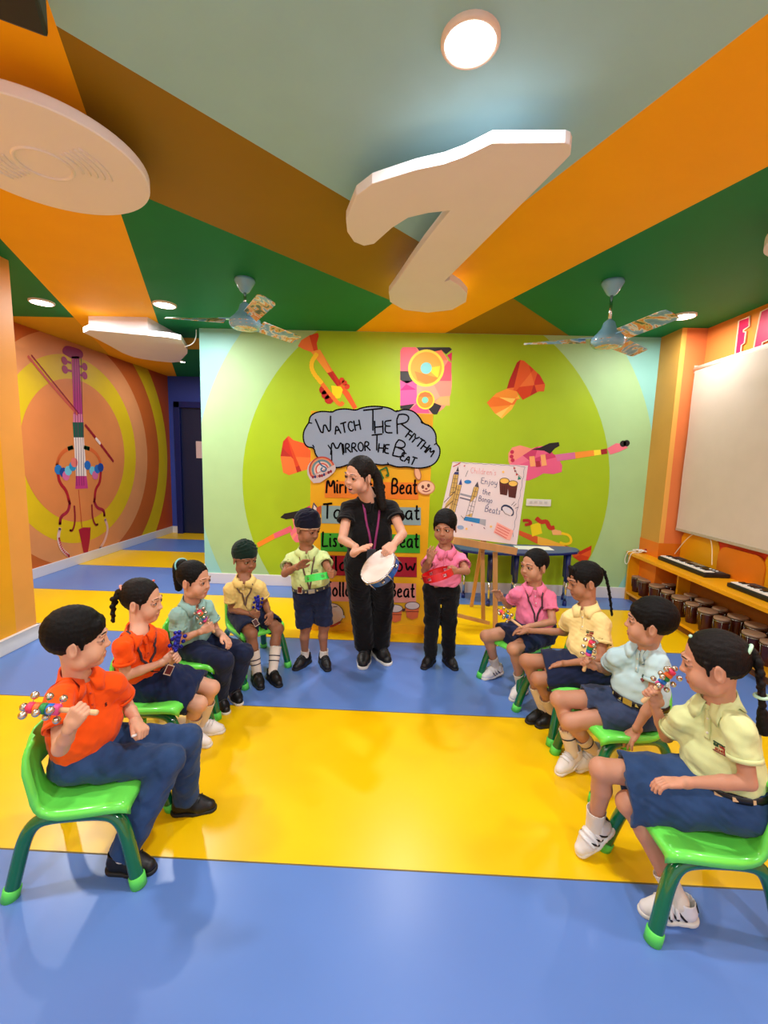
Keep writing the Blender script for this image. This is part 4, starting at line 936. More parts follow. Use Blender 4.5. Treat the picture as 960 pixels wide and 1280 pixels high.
def sobj(name, VQ, mt, parent, label=None, col=None):
    V, Q = VQ; me = fast_mesh(name, V-org(parent), Q); me.materials.append(mt)
    if col is not None:
        at_ = me.color_attributes.new('Col', 'FLOAT_COLOR', 'POINT'); at_.data.foreach_set('color', np.asarray(col, np.float32).ravel())
    return tag(link(bpy.data.objects.new(name, me), parent), label)
def project(sd, P, off=0.0, it=5):
    P = np.array(P, float); e = 1e-3
    for _ in range(it):
        d = sd.ev(P); G = np.stack([sd.ev(P+e*np.eye(3)[i])-d for i in range(3)], -1); G /= np.linalg.norm(G, axis=-1, keepdims=True)+1e-12
        P = P-G*(d-off)[..., None]
    return P, G
def ribbon(mb, sd, pts, width, off=.0015, n=24, sub=True, thick=.0015, wide=None):
    """band of given width lying on the surface sd along pts"""
    P = [np.array(p, float) for p in pts]
    if sub: P = smooth_poly(P, 2, False)
    P = np.array(P); Q, G = project(sd, P, off); T = np.gradient(Q, axis=0); B = np.cross(G, T); B /= np.linalg.norm(B, axis=1, keepdims=True)+1e-12
    w_ = np.full(len(Q), width) if wide is None else np.interp(np.linspace(0, 1, len(Q)), np.linspace(0, 1, len(wide)), wide)
    L, _ = project(sd, Q+B*w_[:, None]/2, off, 3); R, _ = project(sd, Q-B*w_[:, None]/2, off, 3); m_ = len(Q)
    V = np.concatenate([L+G*thick, R+G*thick, R-G*off, L-G*off]); F = []
    for i in range(m_-1):
        for a in range(4): b = (a+1) % 4; F.append((a*m_+i, b*m_+i, b*m_+i+1, a*m_+i+1))
    F += [(0, 3*m_, 2*m_, m_), (m_-1, 2*m_-1, 3*m_-1, 4*m_-1)]
    mb.add(V, F, True)
def band(mb, sd, c, axis, h, thick=.002, off=.0, n=40, r0=.3, start=None):
    """closed band around sd in the plane through c with the given axis"""
    a, u, v = MB().frame(axis); c = np.array(c, float); rows = []
    for dz in (-h/2, h/2):
        A = np.linspace(0, 2*np.pi, n+1)[:-1]; dr = np.cos(A)[:, None]*u+np.sin(A)[:, None]*v; t = np.full(n, r0)
        for _ in range(30):
            d = sd.ev(c+a*dz+dr*t[:, None]); t = np.maximum(t-d*.8, .002)
        rows.append(c+a*dz+dr*(t+off)[:, None]); rows.append(c+a*dz+dr*(t+off+thick)[:, None])
    V = np.concatenate([rows[0], rows[1], rows[3], rows[2]]); F = []
    for i in range(n):
        j = (i+1) % n
        for q in range(3): F.append((q*n+i, q*n+j, (q+1)*n+j, (q+1)*n+i))
    mb.add(V, F, True)
def surf_text(mb, sd, txt, o, r, u, height, wt, off=.003, width=None):
    st, W = text_strokes(txt); sy = height/6; sx = sy if width is None else width/W
    for s_ in st:
        P = [o+r*x*sx+u*y*sy for x, y in s_]; ribbon(mb, sd, P, wt, off, sub=False, thick=.0006)
# ------------------------------------------------------------------ people
def skin_mat(name, rough=.5):
    M = bpy.data.materials.new(name); M.use_nodes = True; N = M.node_tree.nodes; L = M.node_tree.links; b = N['Principled BSDF']
    a = N.new('ShaderNodeAttribute'); a.attribute_name = 'Col'; L.new(a.outputs['Color'], b.inputs['Base Color'])
    b.inputs['Roughness'].default_value = rough; b.inputs['Specular IOR Level'].default_value = .35
    b.inputs['Subsurface Weight'].default_value = .12; b.inputs['Subsurface Radius'].default_value = (.012, .004, .002); b.inputs['Subsurface Scale'].default_value = .6
    n = N.new('ShaderNodeTexNoise'); n.inputs['Scale'].default_value = 260; t = N.new('ShaderNodeTexCoord'); L.new(t.outputs['Object'], n.inputs['Vector'])
    bp = N.new('ShaderNodeBump'); bp.inputs['Strength'].default_value = .06; bp.inputs['Distance'].default_value = .002; L.new(n.outputs[0], bp.inputs['Height']); L.new(bp.outputs[0], b.inputs['Normal'])
    return M
SKIN = skin_mat('skin')
HAIR = mat('hair_black', (9, 7, 7), .6, .18, var=.6, scale=60, bump=.5, bscale=150, stretch=(3, 3, .4), detail=6)
HAIRB = mat('hair_brownblack', (18, 12, 10), .58, .2, var=.6, scale=60, bump=.5, bscale=150, stretch=(3, 3, .4), detail=6)
def cloth(name, c, bs=500, b=.12, var=.05, rough=.85): return mat(name, c, rough, .15, var=var, scale=14, bump=b, bscale=bs, sheen=.1)
DENIM = cloth('denim_blue', (44, 70, 112), 600, .25, .22); DENIMD = cloth('denim_dark', (26, 40, 76), 600, .25, .2); NAVY = cloth('navy_cotton', (28, 37, 66), 400, .1, .1); BLACKC = cloth('black_cotton', (15, 14, 16), 400, .1, .1)
DENIMS = cloth('denim_shorts_grey', (62, 76, 108), 600, .25, .2)
SHO = mat('shoe_black', (18, 18, 20), .45, .4, bump=.1, bscale=90); SHW = mat('shoe_white', (226, 222, 220), .45, .4, bump=.05, bscale=90); SOB = plain((30, 30, 32), .6); SOW = plain((222, 218, 210), .5)
SCK = cloth('sock_white', (226, 214, 200), 300, .2); SCK2 = cloth('sock_cream', (226, 206, 176), 300, .2)
EYEW = plain((206, 198, 192), .35); IRIS = plain((30, 16, 10), .3); PUP = plain((8, 6, 6), .25); BROW = plain((36, 24, 20), .8)
GOLDC = plain((214, 190, 130), .6); STEEL = mat('steel', (160, 160, 160), .25, metal=1.0)
def hand(sd, w_, h, n, t, mode, s=1.0):
    """palm + five fingers: w_ wrist, h hand centre, n palm normal, t thumb side"""
    d = nrm(h-w_); t = nrm(t-d*(t@d)); n = nrm(n-d*(n@d)-t*(n@t)); k = .002
    base = h-d*.030*s
    for q, L in ((-.0165, .030), (-.0055, .032), (.0055, .034), (.0165, .033)):
        sd.cone(base+t*q*s*.8, base+d*L*s+t*q*s*1.05, .0098*s, .0085*s, k=.006)
    sd.cone(w_, base, .0165*s, .014*s, k=.010)
    curl = {'grip': (62, 82, 60), 'fist': (66, 88, 60), 'flat': (5, 8, 6), 'open': (12, 14, 10), 'relax': (20, 26, 18), 'spread': (14, 18, 12)}[mode]
    fan = {'open': .16, 'spread': .22}.get(mode, .04)
    for i, (q, L) in enumerate(((.0172, 1.0), (.0058, 1.1), (-.0056, 1.03), (-.0165, .82))):
        root = base+d*.036*s+t*q*s; dirv = nrm(d+t*(1.5-i)*fan); segs = (.021*L*s, .014*L*s, .011*L*s); rr = (.0072*s, .0064*s, .0056*s, .0048*s); p = root; ang = 0
        for j in range(3):
            ang += math.radians(curl[j]*(1+.07*(i-1)))
            q_ = nrm(dirv*math.cos(ang)+n*math.sin(ang)); e = p+q_*segs[j]; sd.cone(p, e, rr[j], rr[j+1], k=k); p = e
    tr = base+t*.016*s+d*.004*s+n*.004*s
    if mode in ('grip', 'fist'):
        a = tr+t*.010*s+d*.018*s+n*.012*s; b = a+d*.012*s+n*.014*s-t*.012*s; c_ = b-t*.012*s+d*.002*s-n*.001*s
    else:
        a = tr+t*.014*s+d*.016*s+n*.006*s; b = a+t*.006*s+d*.017*s+n*.003*s; c_ = b+d*.013*s-t*.001*s
    sd.cone(tr-d*.008*s, a, .0105*s, .0085*s, k=.005); sd.cone(a, b, .0082*s, .0070*s, k=k); sd.cone(b, c_, .0068*s, .0052*s, k=k)
def yawpitch(y, p, roll=0):
    y, p = math.radians(y), math.radians(p); f = np.array([math.cos(y)*math.cos(p), math.sin(y)*math.cos(p), math.sin(p)]); r = nrm(np.cross(f, (0, 0, 1))); u = np.cross(r, f)
    a = math.radians(roll); r, u = r*math.cos(a)+u*math.sin(a), u*math.cos(a)-r*math.sin(a); return f, r, u
def person(key, J, o):
    J = {k: np.array(v, float) for k, v in J.items()}; s = o.get('s', 1.0)
    for k_ in 'RL':
        fy, fp = o['foot'][k_]; J[k_+'a'][2] = .060*s+math.sin(math.radians(fp))*.10*s; wd = o.get('wd', s); fine = o.get('fine', 1.0)
    root = empty('person', (float(J['pel'][0]), float(J['pel'][1]), 0), o['label'], 'person')
    SK = np.array(lin(o['skin'])[:3]); up = nrm(J['nk']-J['pel']); rt = nrm(J['Rs']-J['Ls']); rt = nrm(rt-up*(rt@up)); fw = nrm(np.cross(up, rt))
    kr = nrm((J['Rk']-J['pel'])-(J['Lk']-J['pel'])); hr = nrm(np.array([rt[0], rt[1], 0])*.6+np.array([kr[0], kr[1], 0])*.4) if not o.get('stand') else nrm(np.array([rt[0], rt[1], 0]))
    f, r, u = yawpitch(*o['gaze']); hs = o.get('hs', 1.0)*1.0; hc = J['hd']
    Rh = np.array([r, f, u]).T; HZ = o.get('tall', 1.09); RR = lambda v: np.array(v)*hs*np.array([1, 1, HZ]); X = lambda x, y, z: hc+Rh@(np.array([x, y, z*HZ])*hs)
    gf, gr, gu = yawpitch(o['gaze'][0]+o.get('eye', (0, 0))[0], o['gaze'][1]+o.get('eye', (0, 0))[1])
    if not o.get('bust'): J['hd'] = J['hd']-np.array([0, 0, .010]); o.setdefault('hs', 1.05)
    for S_ in ('Rs', 'Ls'): J[S_] = J[S_]+(J['nk']-J[S_])*.10-up*.008*s
    hipR, hipL = J['pel']+hr*.062*wd, J['pel']-hr*.062*wd
    # ---- body
    B = Sdf(); kk = .03*wd
    def torso(sd, g, top=True):
        for q in (1, -1):
            hp = J['pel']+hr*q*.040*wd; sh = J['nk']-up*.098*s+rt*q*.046*wd
            sd.cone(hp+up*.01*s, hp*.55+sh*.45+fw*.008*wd, .066*wd+g, .063*wd+g*1.25, k=kk); sd.cone(hp*.55+sh*.45+fw*.008*wd, sh, .063*wd+g*1.25, .056*wd+g, k=kk)
        for S_ in ('Rs', 'Ls'): sd.cone(J['nk']-up*.030*s, J[S_]-up*.022*s, .031*wd+g, .031*wd+g, k=.030*wd)
    torso(B, 0)
    nb = J['nk']-up*.010*s; B.cone(nb-up*.03*s, X(0, -.012, -.045), .044*hs*o.get('nkw', 1), .040*hs*o.get('nkw', 1), k=.016)
    for a, e, h, q in (('Rs', 'Re', 'Rh', 'R'), ('Ls', 'Le', 'Lh', 'L')):
        hc_ = o[q]; W = J[e]+(J[h]-J[e])*.74; 
        aw = o.get('aw', 1.0)*wd*.9
        B.cone(J[a]-up*.014*s, J[e], .0310*aw, .0255*aw, k=.012); mid = J[e]*.6+W*.4; B.cone(J[e], mid, .0255*aw, .0245*aw, k=.008); B.cone(mid, W, .0245*aw, .0168*aw, k=.008)
        d = nrm(nrm(hc_.get('d', J[h]-W))*.6+nrm(J[h]-J[e])*.4); Hc = J[h]; hsz = o.get('hz', 1.0)
        W2 = Hc-d*.052*hsz; B.cone(W, W2, .0168*aw, .0160*aw, k=.008)
        if 'n' in hc_: n = nrm(hc_['n']); n = nrm(n-d*(n@d)); t = np.cross(d, n)*(1 if q == 'R' else -1)
        else: t = nrm(hc_['t']); t = nrm(t-d*(t@d)); n = np.cross(t, d)*(1 if q == 'R' else -1)
        J[q+'n'] = n; J[q+'t'] = t; J[q+'d'] = d; J[q+'w'] = W2
        hand(B, W2, Hc, n, t, hc_['mode'], hsz)
    lw = o.get('lw', 1.0)*wd
    for hp, k_, a_ in ((hipR, 'Rk', 'Ra'), (hipL, 'Lk', 'La')):
        B.cone(hp, J[k_], .058*lw, .039*lw, k=.012); cm = J[k_]*.68+J[a_]*.32
        sd_ = nrm(J[k_]-J[a_]); bk = nrm(np.cross(np.cross(sd_, J[k_]-hp+np.array([0, 0, 1e-3])), sd_)); bk = -bk if (bk@(J[k_]-hp)) > 0 else bk
        B.cone(J[k_], cm+bk*.008*lw, .036*lw, .0345*lw, k=.015); B.cone(cm+bk*.008*lw, J[a_], .0345*lw, .0215*lw, k=.012)
        B.ell(J[k_]-bk*.005, .0370*lw, k=.012)
    bodylen = len(B.p)
    # ---- head
    jw = np.array([o.get('jaw', 1.0), 1, 1])
    B.ell(X(0, -.014, .026), RR([.0715, .087, .0735]), Rh, k=.01); B.ell(X(0, .018, -.026), RR([.0600, .064, .062])*jw, Rh, k=.022*hs)
    B.ell(X(0, .050, -.074), RR([.026, .025, .019]), Rh, k=.022*hs); B.cone(X(-.040, .010, -.062), X(.040, .010, -.062), .022*hs, .022*hs, k=.02*hs)
    for q in (1, -1):
        B.ell(X(q*.034, .048, -.038), RR([.027, .025, .028]), Rh, k=.016*hs)
        B.ell(X(q*.0305, .080, .004), RR([.017, .012, .0105]), Rh, k=.010*hs, op='s')
        B.ell(X(q*.0305, .0665, .002), RR([.0150, .0140, .0125]), Rh, k=.005*hs)
        B.ell(X(q*.0305, .084, .0015), RR([.0128, .012, o.get('lid', .0056)]), Rh, k=.0015*hs, op='s')
        B.cone(X(q*.012, .081, .021), X(q*.044, .069, .020), .0056*hs, .0045*hs, k=.012*hs)
        B.ell(X(q*.0082, .0835, -.0245), RR([.0066, .0070, .0056]), Rh, k=.005*hs)
        # ear
        Re_ = Rh@np.array(Matrix.Rotation(q*-.32, 3, 'Z')); B.ell(X(q*.073, -.010, -.008), RR([.0062, .0165, .0265]), Re_, k=.006*hs)
        B.ell(X(q*.081, -.006, -.006), RR([.0055, .0095, .017]), Re_, k=.003*hs, op='s')
    nl = o.get('nose', 0); B.cone(X(0, .076, .008), X(0, .0865+nl, -.0195), .0058*hs, .0075*hs, k=.012*hs); B.ell(X(0, .0895+nl, -.0215), RR([.0078, .0070, .0064]), Rh, k=.006*hs)
    mo = o.get('mouth', 0.0)
    B.ell(X(0, .0760, -.0500), RR([.0165, .0080, .0048]), Rh, k=.006*hs); B.ell(X(0, .0740, -.0605-mo*1.3), RR([.0140, .0080, .0055]), Rh, k=.006*hs)
    if mo: B.ell(X(0, .084, -.0555-mo*.6), RR([.0165+mo*.9, .018, .0014+mo]), Rh, k=.002*hs, op='s')
    else:
        for q in (1, -1): B.cone(X(0, .0835, -.0562), X(q*.0175, .0700, -.0515), .0017*hs, .0013*hs, k=.002*hs, op='s')
    nc = X(0, -.008, -.075); cR = .118*hs; hcR = X(0, 0, .005)
    cut_n = X(0, -.02, -.098)
    inhead = lambda P: ((P-hcR)**2).sum(1) < cR**2
    hb = .0052 if fine < 1 else .006
    hR, hL = J['Rh']+J['Rd']*.012, J['Lh']+J['Ld']*.012; HR = .062*o.get('hz', 1.0)
    inh = lambda P: (((P-hR)**2).sum(1) < HR**2) | (((P-hL)**2).sum(1) < HR**2)
    lo, hi = B.bounds()
    parts = [B.mesh(hb, keep=lambda P: ~inhead(P) & ~inh(P))]
    parts.append(B.mesh(.0024*fine if fine <= 1 else .003, hcR-cR-.01, hcR+cR+.01, keep=lambda P: ((P-hcR)**2).sum(1) < (cR+.007)**2))
    for c_ in (hR, hL): parts.append(B.mesh(.0021 if fine <= 1 else .0026, c_-HR-.004, c_+HR+.004, keep=lambda P: ((P-c_)**2).sum(1) < (HR+.006)**2))
    V, Q = join(parts); col = np.ones((len(V), 4), np.float32); col[:, :3] = SK
    q = ((V-hc)@Rh)/hs/np.array([1, 1, HZ]); near = (np.abs(q) < .13).all(1)
    def tint(mask, c, a):
        a = (a*np.clip(mask, 0, 1))[:, None]; col[:, :3] = col[:, :3]*(1-a)+np.array(lin(c)[:3])*a
    dl = np.sqrt(((q[:, 0])/.0185)**2+((q[:, 2]+.0555+mo*.7)/(.0105+mo))**2); tint(np.where(near & (q[:, 1] > .058), np.clip((1.05-dl)*5, 0, 1), 0), o.get('lips', (176, 92, 84)), .65)
    if mo: tint(np.where(near & (q[:, 1] > .05) & (q[:, 1] < .0762), np.clip((.95-np.sqrt((q[:, 0]/.0165)**2+((q[:, 2]+.0555+mo*.6)/(.002+mo))**2))*8, 0, 1), 0), (90, 26, 28), 1)
    for qq in (1, -1):   # lashes along the upper lid
        de = np.sqrt(((q[:, 0]-qq*.0305)/.0152)**2+((q[:, 2]-.0015)/.0088)**2); tint(np.where(near & (q[:, 1] > .05) & (q[:, 2] > .0005), np.clip((1.04-de)*7, 0, 1), 0), (30, 18, 16), .85)
        de = np.sqrt(((q[:, 0]-qq*.0305)/.0145)**2+((q[:, 2]-.0015)/.0075)**2); tint(np.where(near & (q[:, 1] > .05) & (q[:, 2] <= .0005), np.clip((1.0-de)*6, 0, 1), 0), (70, 40, 34), .5)
    body = sobj('body', (V, Q), SKIN, root, None, col)
    # eyes, brows
    for qq in (1, -1):
        ec = X(qq*.0305, .0665, .0016); mb = MB(); rE = .0131*hs; FE = np.array([gr, gu, gf]).T; n = 20
        rings = [(0, 0), (.22, 2), (.46, 1), (.9, 0), (1.4, 0), (2.2, 0)]
        angs = [0, .32, .70, .95, 1.2, 1.7, 2.4]; Vv = [ec+FE@np.array([0, 0, rE])]
        for a in angs[1:]:
            for k in range(n): t_ = 2*math.pi*k/n; Vv.append(ec+FE@(rE*np.array([math.sin(a)*math.cos(t_), math.sin(a)*math.sin(t_), math.cos(a)])))
        fs = [(0, 1+k, 1+(k+1) % n) for k in range(n)]; mb.add(Vv, [], True); mb.f += fs; mb.mi += [2]*n; mb.sm += [True]*n
        for i in range(len(angs)-2):
            for k in range(n): mb.f.append((1+i*n+k, 1+(i+1)*n+k, 1+(i+1)*n+(k+1) % n, 1+i*n+(k+1) % n)); mb.mi.append(1 if i == 0 else 0); mb.sm.append(True)
        mb.build('eye', [EYEW, IRIS, PUP], root)
        mb = MB(); br = o.get('brow', 0); P = [X(qq*.015, .085, .0250-br), X(qq*.025, .083, .0275), X(qq*.037, .076, .0262), X(qq*.048, .066, .0190)]
        ribbon(mb, B, P, .005, .0002, thick=.0004, wide=[.0030*hs, .0050*hs, .0042*hs, .0012]); mb.build('eyebrow', BROW, root)
    if o.get('teeth'):
        mb = MB(); mb.box((-.0135*hs, -.004, -.003), (.0135*hs, .003, .003), Rh, X(0, .0770, -.0535)); mb.build('teeth', plain((236, 230, 222), .25), root, bevel=.001)
    # ---- shirt
    SHm = o['shirt']; g = .0085*wd if not o.get('bust') else .010
    T = Sdf(); torso(T, g)
    if o.get('bust'):
        for q in (1, -1): T.ell(J['nk']-up*.26+rt*q*.062+fw*.060, (.070, .070, .070), k=.05)
    T.ell(J['nk']-up*.24*s+fw*.030*wd, np.array([.08, .058, .09])*wd+g, np.array([rt, fw, up]).T, k=.02)
    hem = J['pel']+up*o.get('hem', .064 if o.get('belt') else .02)*s; T.half(hem, -up)
    sl = o.get('slv', .62)
    for a, e in (('Rs', 'Re'), ('Ls', 'Le')):
        d = nrm(J[e]-J[a]); end = J[a]+(J[e]-J[a])*sl; T.cone(J[a]-up*.020*s, end+d*.02, .0335*wd+g*.6, .043*wd+g*.3, k=.022*wd, cut=[(end, d)])
    T.fold(.0030*o.get('fold', 1), 62, hash(key) % 97 if False else ord(key[0]))
    T.fold(.0012, 150, ord(key[0])+7)
    T0 = Sdf(); T0.p = list(T.p)
    for a, e in (('Rs', 'Re'), ('Ls', 'Le')):
        d = nrm(J[e]-J[a]); end = J[a]+(J[e]-J[a])*sl; T0_ = 0
        T.cone(end-d*.012, end+d*.010, .0305*wd*o.get('aw', 1)+.0035, .0295*wd*o.get('aw', 1)+.0035, k=.001, op='s')
    T.cone(nb-up*.012*s, X(0, -.012, -.03), .0445*hs*o.get('nkw', 1), .044*hs*o.get('nkw', 1), k=.001, op='s')
    shirt = sobj('shirt', T.mesh(.0048 if fine <= 1 else .0055), SHm, root)
    # sleeve cuffs
    for a, e in (('Rs', 'Re'), ('Ls', 'Le')):
        d = nrm(J[e]-J[a]); end = J[a]+(J[e]-J[a])*sl; mb = MB()
        C2 = Sdf().cone(J[a]-up*.020*s, end+d*.02, .0335*wd+g*.6, .043*wd+g*.3); band(mb, C2, end-d*.0075, d, .014, .0016, .0022, 28, .09); mb.build('sleeve_cuff', o.get('trim', SHm), root)
    # collar
    cu = nrm(up*.75+nrm(hc-J['nk'])*.25); cfw = nrm(fw-cu*(fw@cu)); crt = np.cross(cfw, cu); mb = MB(); n = 34; I = []; M_ = []; O_ = []
    A = np.radians(np.linspace(9, 351, n)); gap = []
    for a in A:
        dd = cfw*math.cos(a)+crt*math.sin(a); tip = math.exp(-((min(a, 2*math.pi-a)-math.radians(22))/math.radians(20))**2)
        fr = math.cos(a)*.5+.5; rn = .046*hs*o.get('nkw', 1)
        I.append(nb+cu*(.030-.030*fr)*s+dd*(rn+.001)); M_.append(nb+cu*(.036-.029*fr)*s+dd*(rn+.007)); O_.append(nb+dd*(.078+.014*tip)*hs-cu*(.004+.030*tip+.022*fr)*s)
    def lift_(Q_, m__):
        Q_ = np.array(Q_)
        for _ in range(14):
            b__ = T0.ev(Q_) < m__
            if not b__.any(): break
            Q_[b__] += cu*.003
        return Q_
    I = lift_(I, .001); M_ = lift_(M_, .005)
    O2, G = project(T0, np.array(O_), .005, 4); M2, _ = project(T0, np.array([0.45*m_+.55*o_ for m_, o_ in zip(M_, O2)]), .010, 2)
    rows = [np.array(I), np.array(M_), M2, O2]; Vc = np.concatenate(rows); Fc = [(r_*n+i, r_*n+i+1, (r_+1)*n+i+1, (r_+1)*n+i) for r_ in range(3) for i in range(n-1)]
    bm = bmesh.new(); vs = [bm.verts.new(v-org(root)) for v in Vc]; [bm.faces.new([vs[i] for i in q]) for q in Fc]; bmesh.ops.recalc_face_normals(bm, faces=bm.faces)
    bmesh.ops.solidify(bm, geom=bm.faces[:], thickness=.0025)
    for q in bm.faces: q.smooth = True
    me = bpy.data.meshes.new('collar'); bm.to_mesh(me); bm.free(); me.materials.append(o.get('trim', SHm)); link(bpy.data.objects.new('collar', me), root)
    # placket and buttons
    mb = MB(); P0 = nb+cfw*.055*hs-cu*.018*s; P1 = J['nk']-up*.125*s+fw*.085*wd; ribbon(mb, T0, [P0, P0*.5+P1*.5, P1], .018*s, .0012); mb.build('placket', o.get('trim', SHm), root)
    for t_ in (.35, .8):
        pb, gb = project(T0, (P0*(1-t_)+P1*t_)[None], .003); MB().lathe(pb[0], gb[0], [(0, .0042), (.0018, .004)], 10).build('button', o.get('btn', plain((230, 226, 214), .4)), root)
    # badge
    if o.get('badge'):
        ub = nrm(J['nk']-J['pel']); cb_ = J['nk']-up*.135*s-rt*.040*wd+fw*.09*wd; c0, G = project(T0, cb_[None], .002); c0 = c0[0]; gn = G[0]; ur = nrm(np.cross(ub, gn)); uu = np.cross(gn, ur); bw = o['badge']
        if bw == 'words':
            mb = MB(); mb.m(0); ribbon(mb, T0, [c0-ur*.026+uu*.014, c0+uu*.0125, c0+ur*.026+uu*.014], .003, .002); mb.m(1)
            surf_text(mb, T0, 'OUR', c0-ur*.026+uu*.001, ur, uu, .008, .0016, .002, .016); mb.m(2); surf_text(mb, T0, 'WORLD', c0-ur*.006+uu*.001, ur, uu, .008, .0016, .002, .032); surf_text(mb, T0, 'SCHOOL', c0-ur*.020-uu*.0105, ur, uu, .007, .0016, .002, .042)
            mb.m(3); ribbon(mb, T0, [c0-ur*.026-uu*.0135, c0-uu*.015, c0+ur*.026-uu*.0135], .0022, .002)
            mb.build('badge', [plain((20, 60, 40)), plain((30, 80, 50)), plain((170, 50, 40)), plain((130, 40, 50))], root, 'embroidered school badge with green and red lettering')
        elif bw == 'small':
            mb = MB(); surf_text(mb, T0, 'S', c0-ur*.004-uu*.006, ur, uu, .012, .003, .002); mb.build('badge', plain((60, 14, 20)), root, 'small dark embroidered emblem')
        else:
            mb = MB(); cs_ = bw; mb.m(0)
            for k, dz in enumerate((.008, .001, -.006)): mb.m(k % 2); ribbon(mb, T0, [c0-ur*.018+uu*dz, c0+uu*(dz-.001), c0+ur*.018+uu*dz], .0035, .002)
            mb.build('badge', [plain(cs_[0]), plain(cs_[1])], root, 'small embroidered badge on the chest')
    # ---- lower garment
    Lw = Sdf(); bt = o['bottom']; gl = .008*wd
    for q in (1, -1):
        hp = J['pel']+hr*q*.040*wd; sh = J['nk']-up*.075*s+rt*q*.048*wd; Lw.cone(hp, hp*.7+sh*.3, .068*wd+gl, .064*wd+gl, k=.03*wd, cut=[(J['pel']+up*.070*s, up)])
    wst = J['pel']+up*.062*s
    if bt[0] == 'skirt':
        kR, kL = hipR+(J['Rk']-hipR)*bt[2], hipL+(J['Lk']-hipL)*bt[2]; d = nrm((kR+kL)/2-J['pel']); km = (kR+kL)/2
        sp = np.linalg.norm(kR-kL)
        for a, b in ((hipR, kR), (hipL, kL), (J['pel'], km)): Lw.cone(a, b+d*.03, .066*lw+gl, .060*lw+gl, k=.05)
        Lw.cone(kR+(0, 0, .004), kL+(0, 0, .004), .052*lw, .052*lw, k=.03); Lw.half(km, d)
        for a, b in ((hipR, kR), (hipL, kL)): Lw.cone(b-d*.03, b+d*.06, .043*lw+.004, .042*lw+.004, k=.002, op='s')
        Lw.fold(.0045, 46, ord(key[0])+3); Lw.fold(.002, 110, ord(key[0])+4)
    else:
        frac = bt[2]
        for hp, k_, a_ in ((hipR, 'Rk', 'Ra'), (hipL, 'Lk', 'La')):
            if frac < 1:
                d = nrm(J[k_]-hp); end = hp+(J[k_]-hp)*frac; Lw.cone(hp, end+d*.02, .062*lw+gl, .058*lw+gl*1.3, k=.022, cut=[(end, d)])
                Lw.cone(end-d*.014, end+d*.07, .0435*lw+.009, .041*lw+.009, k=.001, op='s')
            else:
                d = nrm(J[a_]-J[k_]); end = J[a_]+d*o.get('cuffd', .01)*s; Lw.cone(hp, J[k_], .062*lw+gl, .049*lw+gl, k=.022); Lw.cone(J[k_], end+d*.02, .049*lw+gl, (.041+o.get('flare', 0))*lw+gl, k=.014, cut=[(end, d)])
                Lw.cone(end-d*.012, end+d*.06, .031*lw+.006, .031*lw+.006, k=.001, op='s')
        Lw.fold(.0032, 55, ord(key[0])+5); Lw.fold(.0014, 130, ord(key[0])+6)
    nm = {'skirt': 'skirt', 'shorts': 'shorts', 'jeans': 'jeans', 'trousers': 'trousers'}[bt[0]]
    low = sobj(nm, Lw.mesh(.0048 if fine <= 1 else .0055), bt[1], root)
    if o.get('belt'):
        WB = Sdf()
        for q in (1, -1):
            hp = J['pel']+hr*q*.040*wd; sh = J['nk']-up*.075*s+rt*q*.048*wd; WB.cone(hp, hp*.6+sh*.4, .068*wd+gl, .066*wd+gl, k=.03*wd)
        WB.ell(J['nk']-up*.24*s+fw*.030*wd, np.array([.08, .058, .09])*wd+g, np.array([rt, fw, up]).T, k=.02)
        bc = J['pel']+up*.054*s; mb = MB(); band(mb, WB, bc, up, .025*s, .004, .0065, 56, .25*s); bl = mb.build('belt', o['belt'][0], root)
        fp = bc+fw*.3; dr = -fw; t_ = 0
        p = bc+fw*.25
        for _ in range(30): dd = WB.ev(p[None])[0]; p = p-fw*(dd-.006)*.8
        MB().box((-.021*s, -.003, -.014*s), (.021*s, .004, .014*s), np.array([rt, fw, up]).T, p+fw*.002).build('buckle', STEEL, bl, bevel=.001)
        if len(o['belt']) > 1:
            for k in range(7):
                a = math.radians(-75+k*25)
                if abs(a) < .2: continue
                dd_ = fw*math.cos(a)+rt*math.sin(a); p = bc+dd_*.25
                for _ in range(30): v_ = WB.ev(p[None])[0]; p = p-dd_*(v_-.008)*.8
                ax = nrm(np.cross(up, dd_)); MB().box((-.014, -.001, -.007), (.014, .001, .007), np.array([ax, dd_, up]).T, p).build('belt_patch', o['belt'][1], bl)
    # ---- socks and shoes
    for k_, a_, t__ in (('Rk', 'Ra', 'Rt'), ('Lk', 'La', 'Lt')):
        A_, K_ = J[a_].copy(), J[k_]; fy, fp = o['foot'][k_[0]]; fy, fp = math.radians(fy), math.radians(fp); sh = nrm(A_-K_); ss_ = s*1.06
        A_[2] = .060*s+math.sin(fp)*.10*s; J[a_] = A_
        fo = np.array([math.cos(fy)*math.cos(fp), math.sin(fy)*math.cos(fp), -math.sin(fp)]); ro = nrm(np.cross(fo, (0, 0, 1))); uo = np.cross(ro, fo)
        z = lambda x, y, zz_: A_+(ro*x+fo*y*1.08+uo*zz_)*ss_
        if 'sock' in o:
            sm, hgt, stripes = o['sock']; Sk = Sdf(); top = A_+(K_-A_)*hgt; Sk.cone(A_, top-sh*.02, .029*lw, .033*lw+hgt*.012, k=.01, cut=[(top, -sh)]); Sk.cone(A_, z(0, .03, -.03), .029*s, .022*s, k=.01); Sk.cone(top, top-sh*.05, .028*lw+hgt*.012, .028*lw+hgt*.012, k=.001, op='s'); Sk.fold(.0004, 90, 3)
            so = sobj('sock', Sk.mesh(.004), sm, root)
            for k in range(stripes):
                mb = MB(); Sb = Sdf().cone(A_, top, .029*lw, .033*lw+hgt*.012); c_ = top+(A_-top)*(.38+.20*k); band(mb, Sb, c_, sh, .006, .0012, .0008, 24, .07); mb.build('sock_stripe', plain((30, 34, 60)), so)
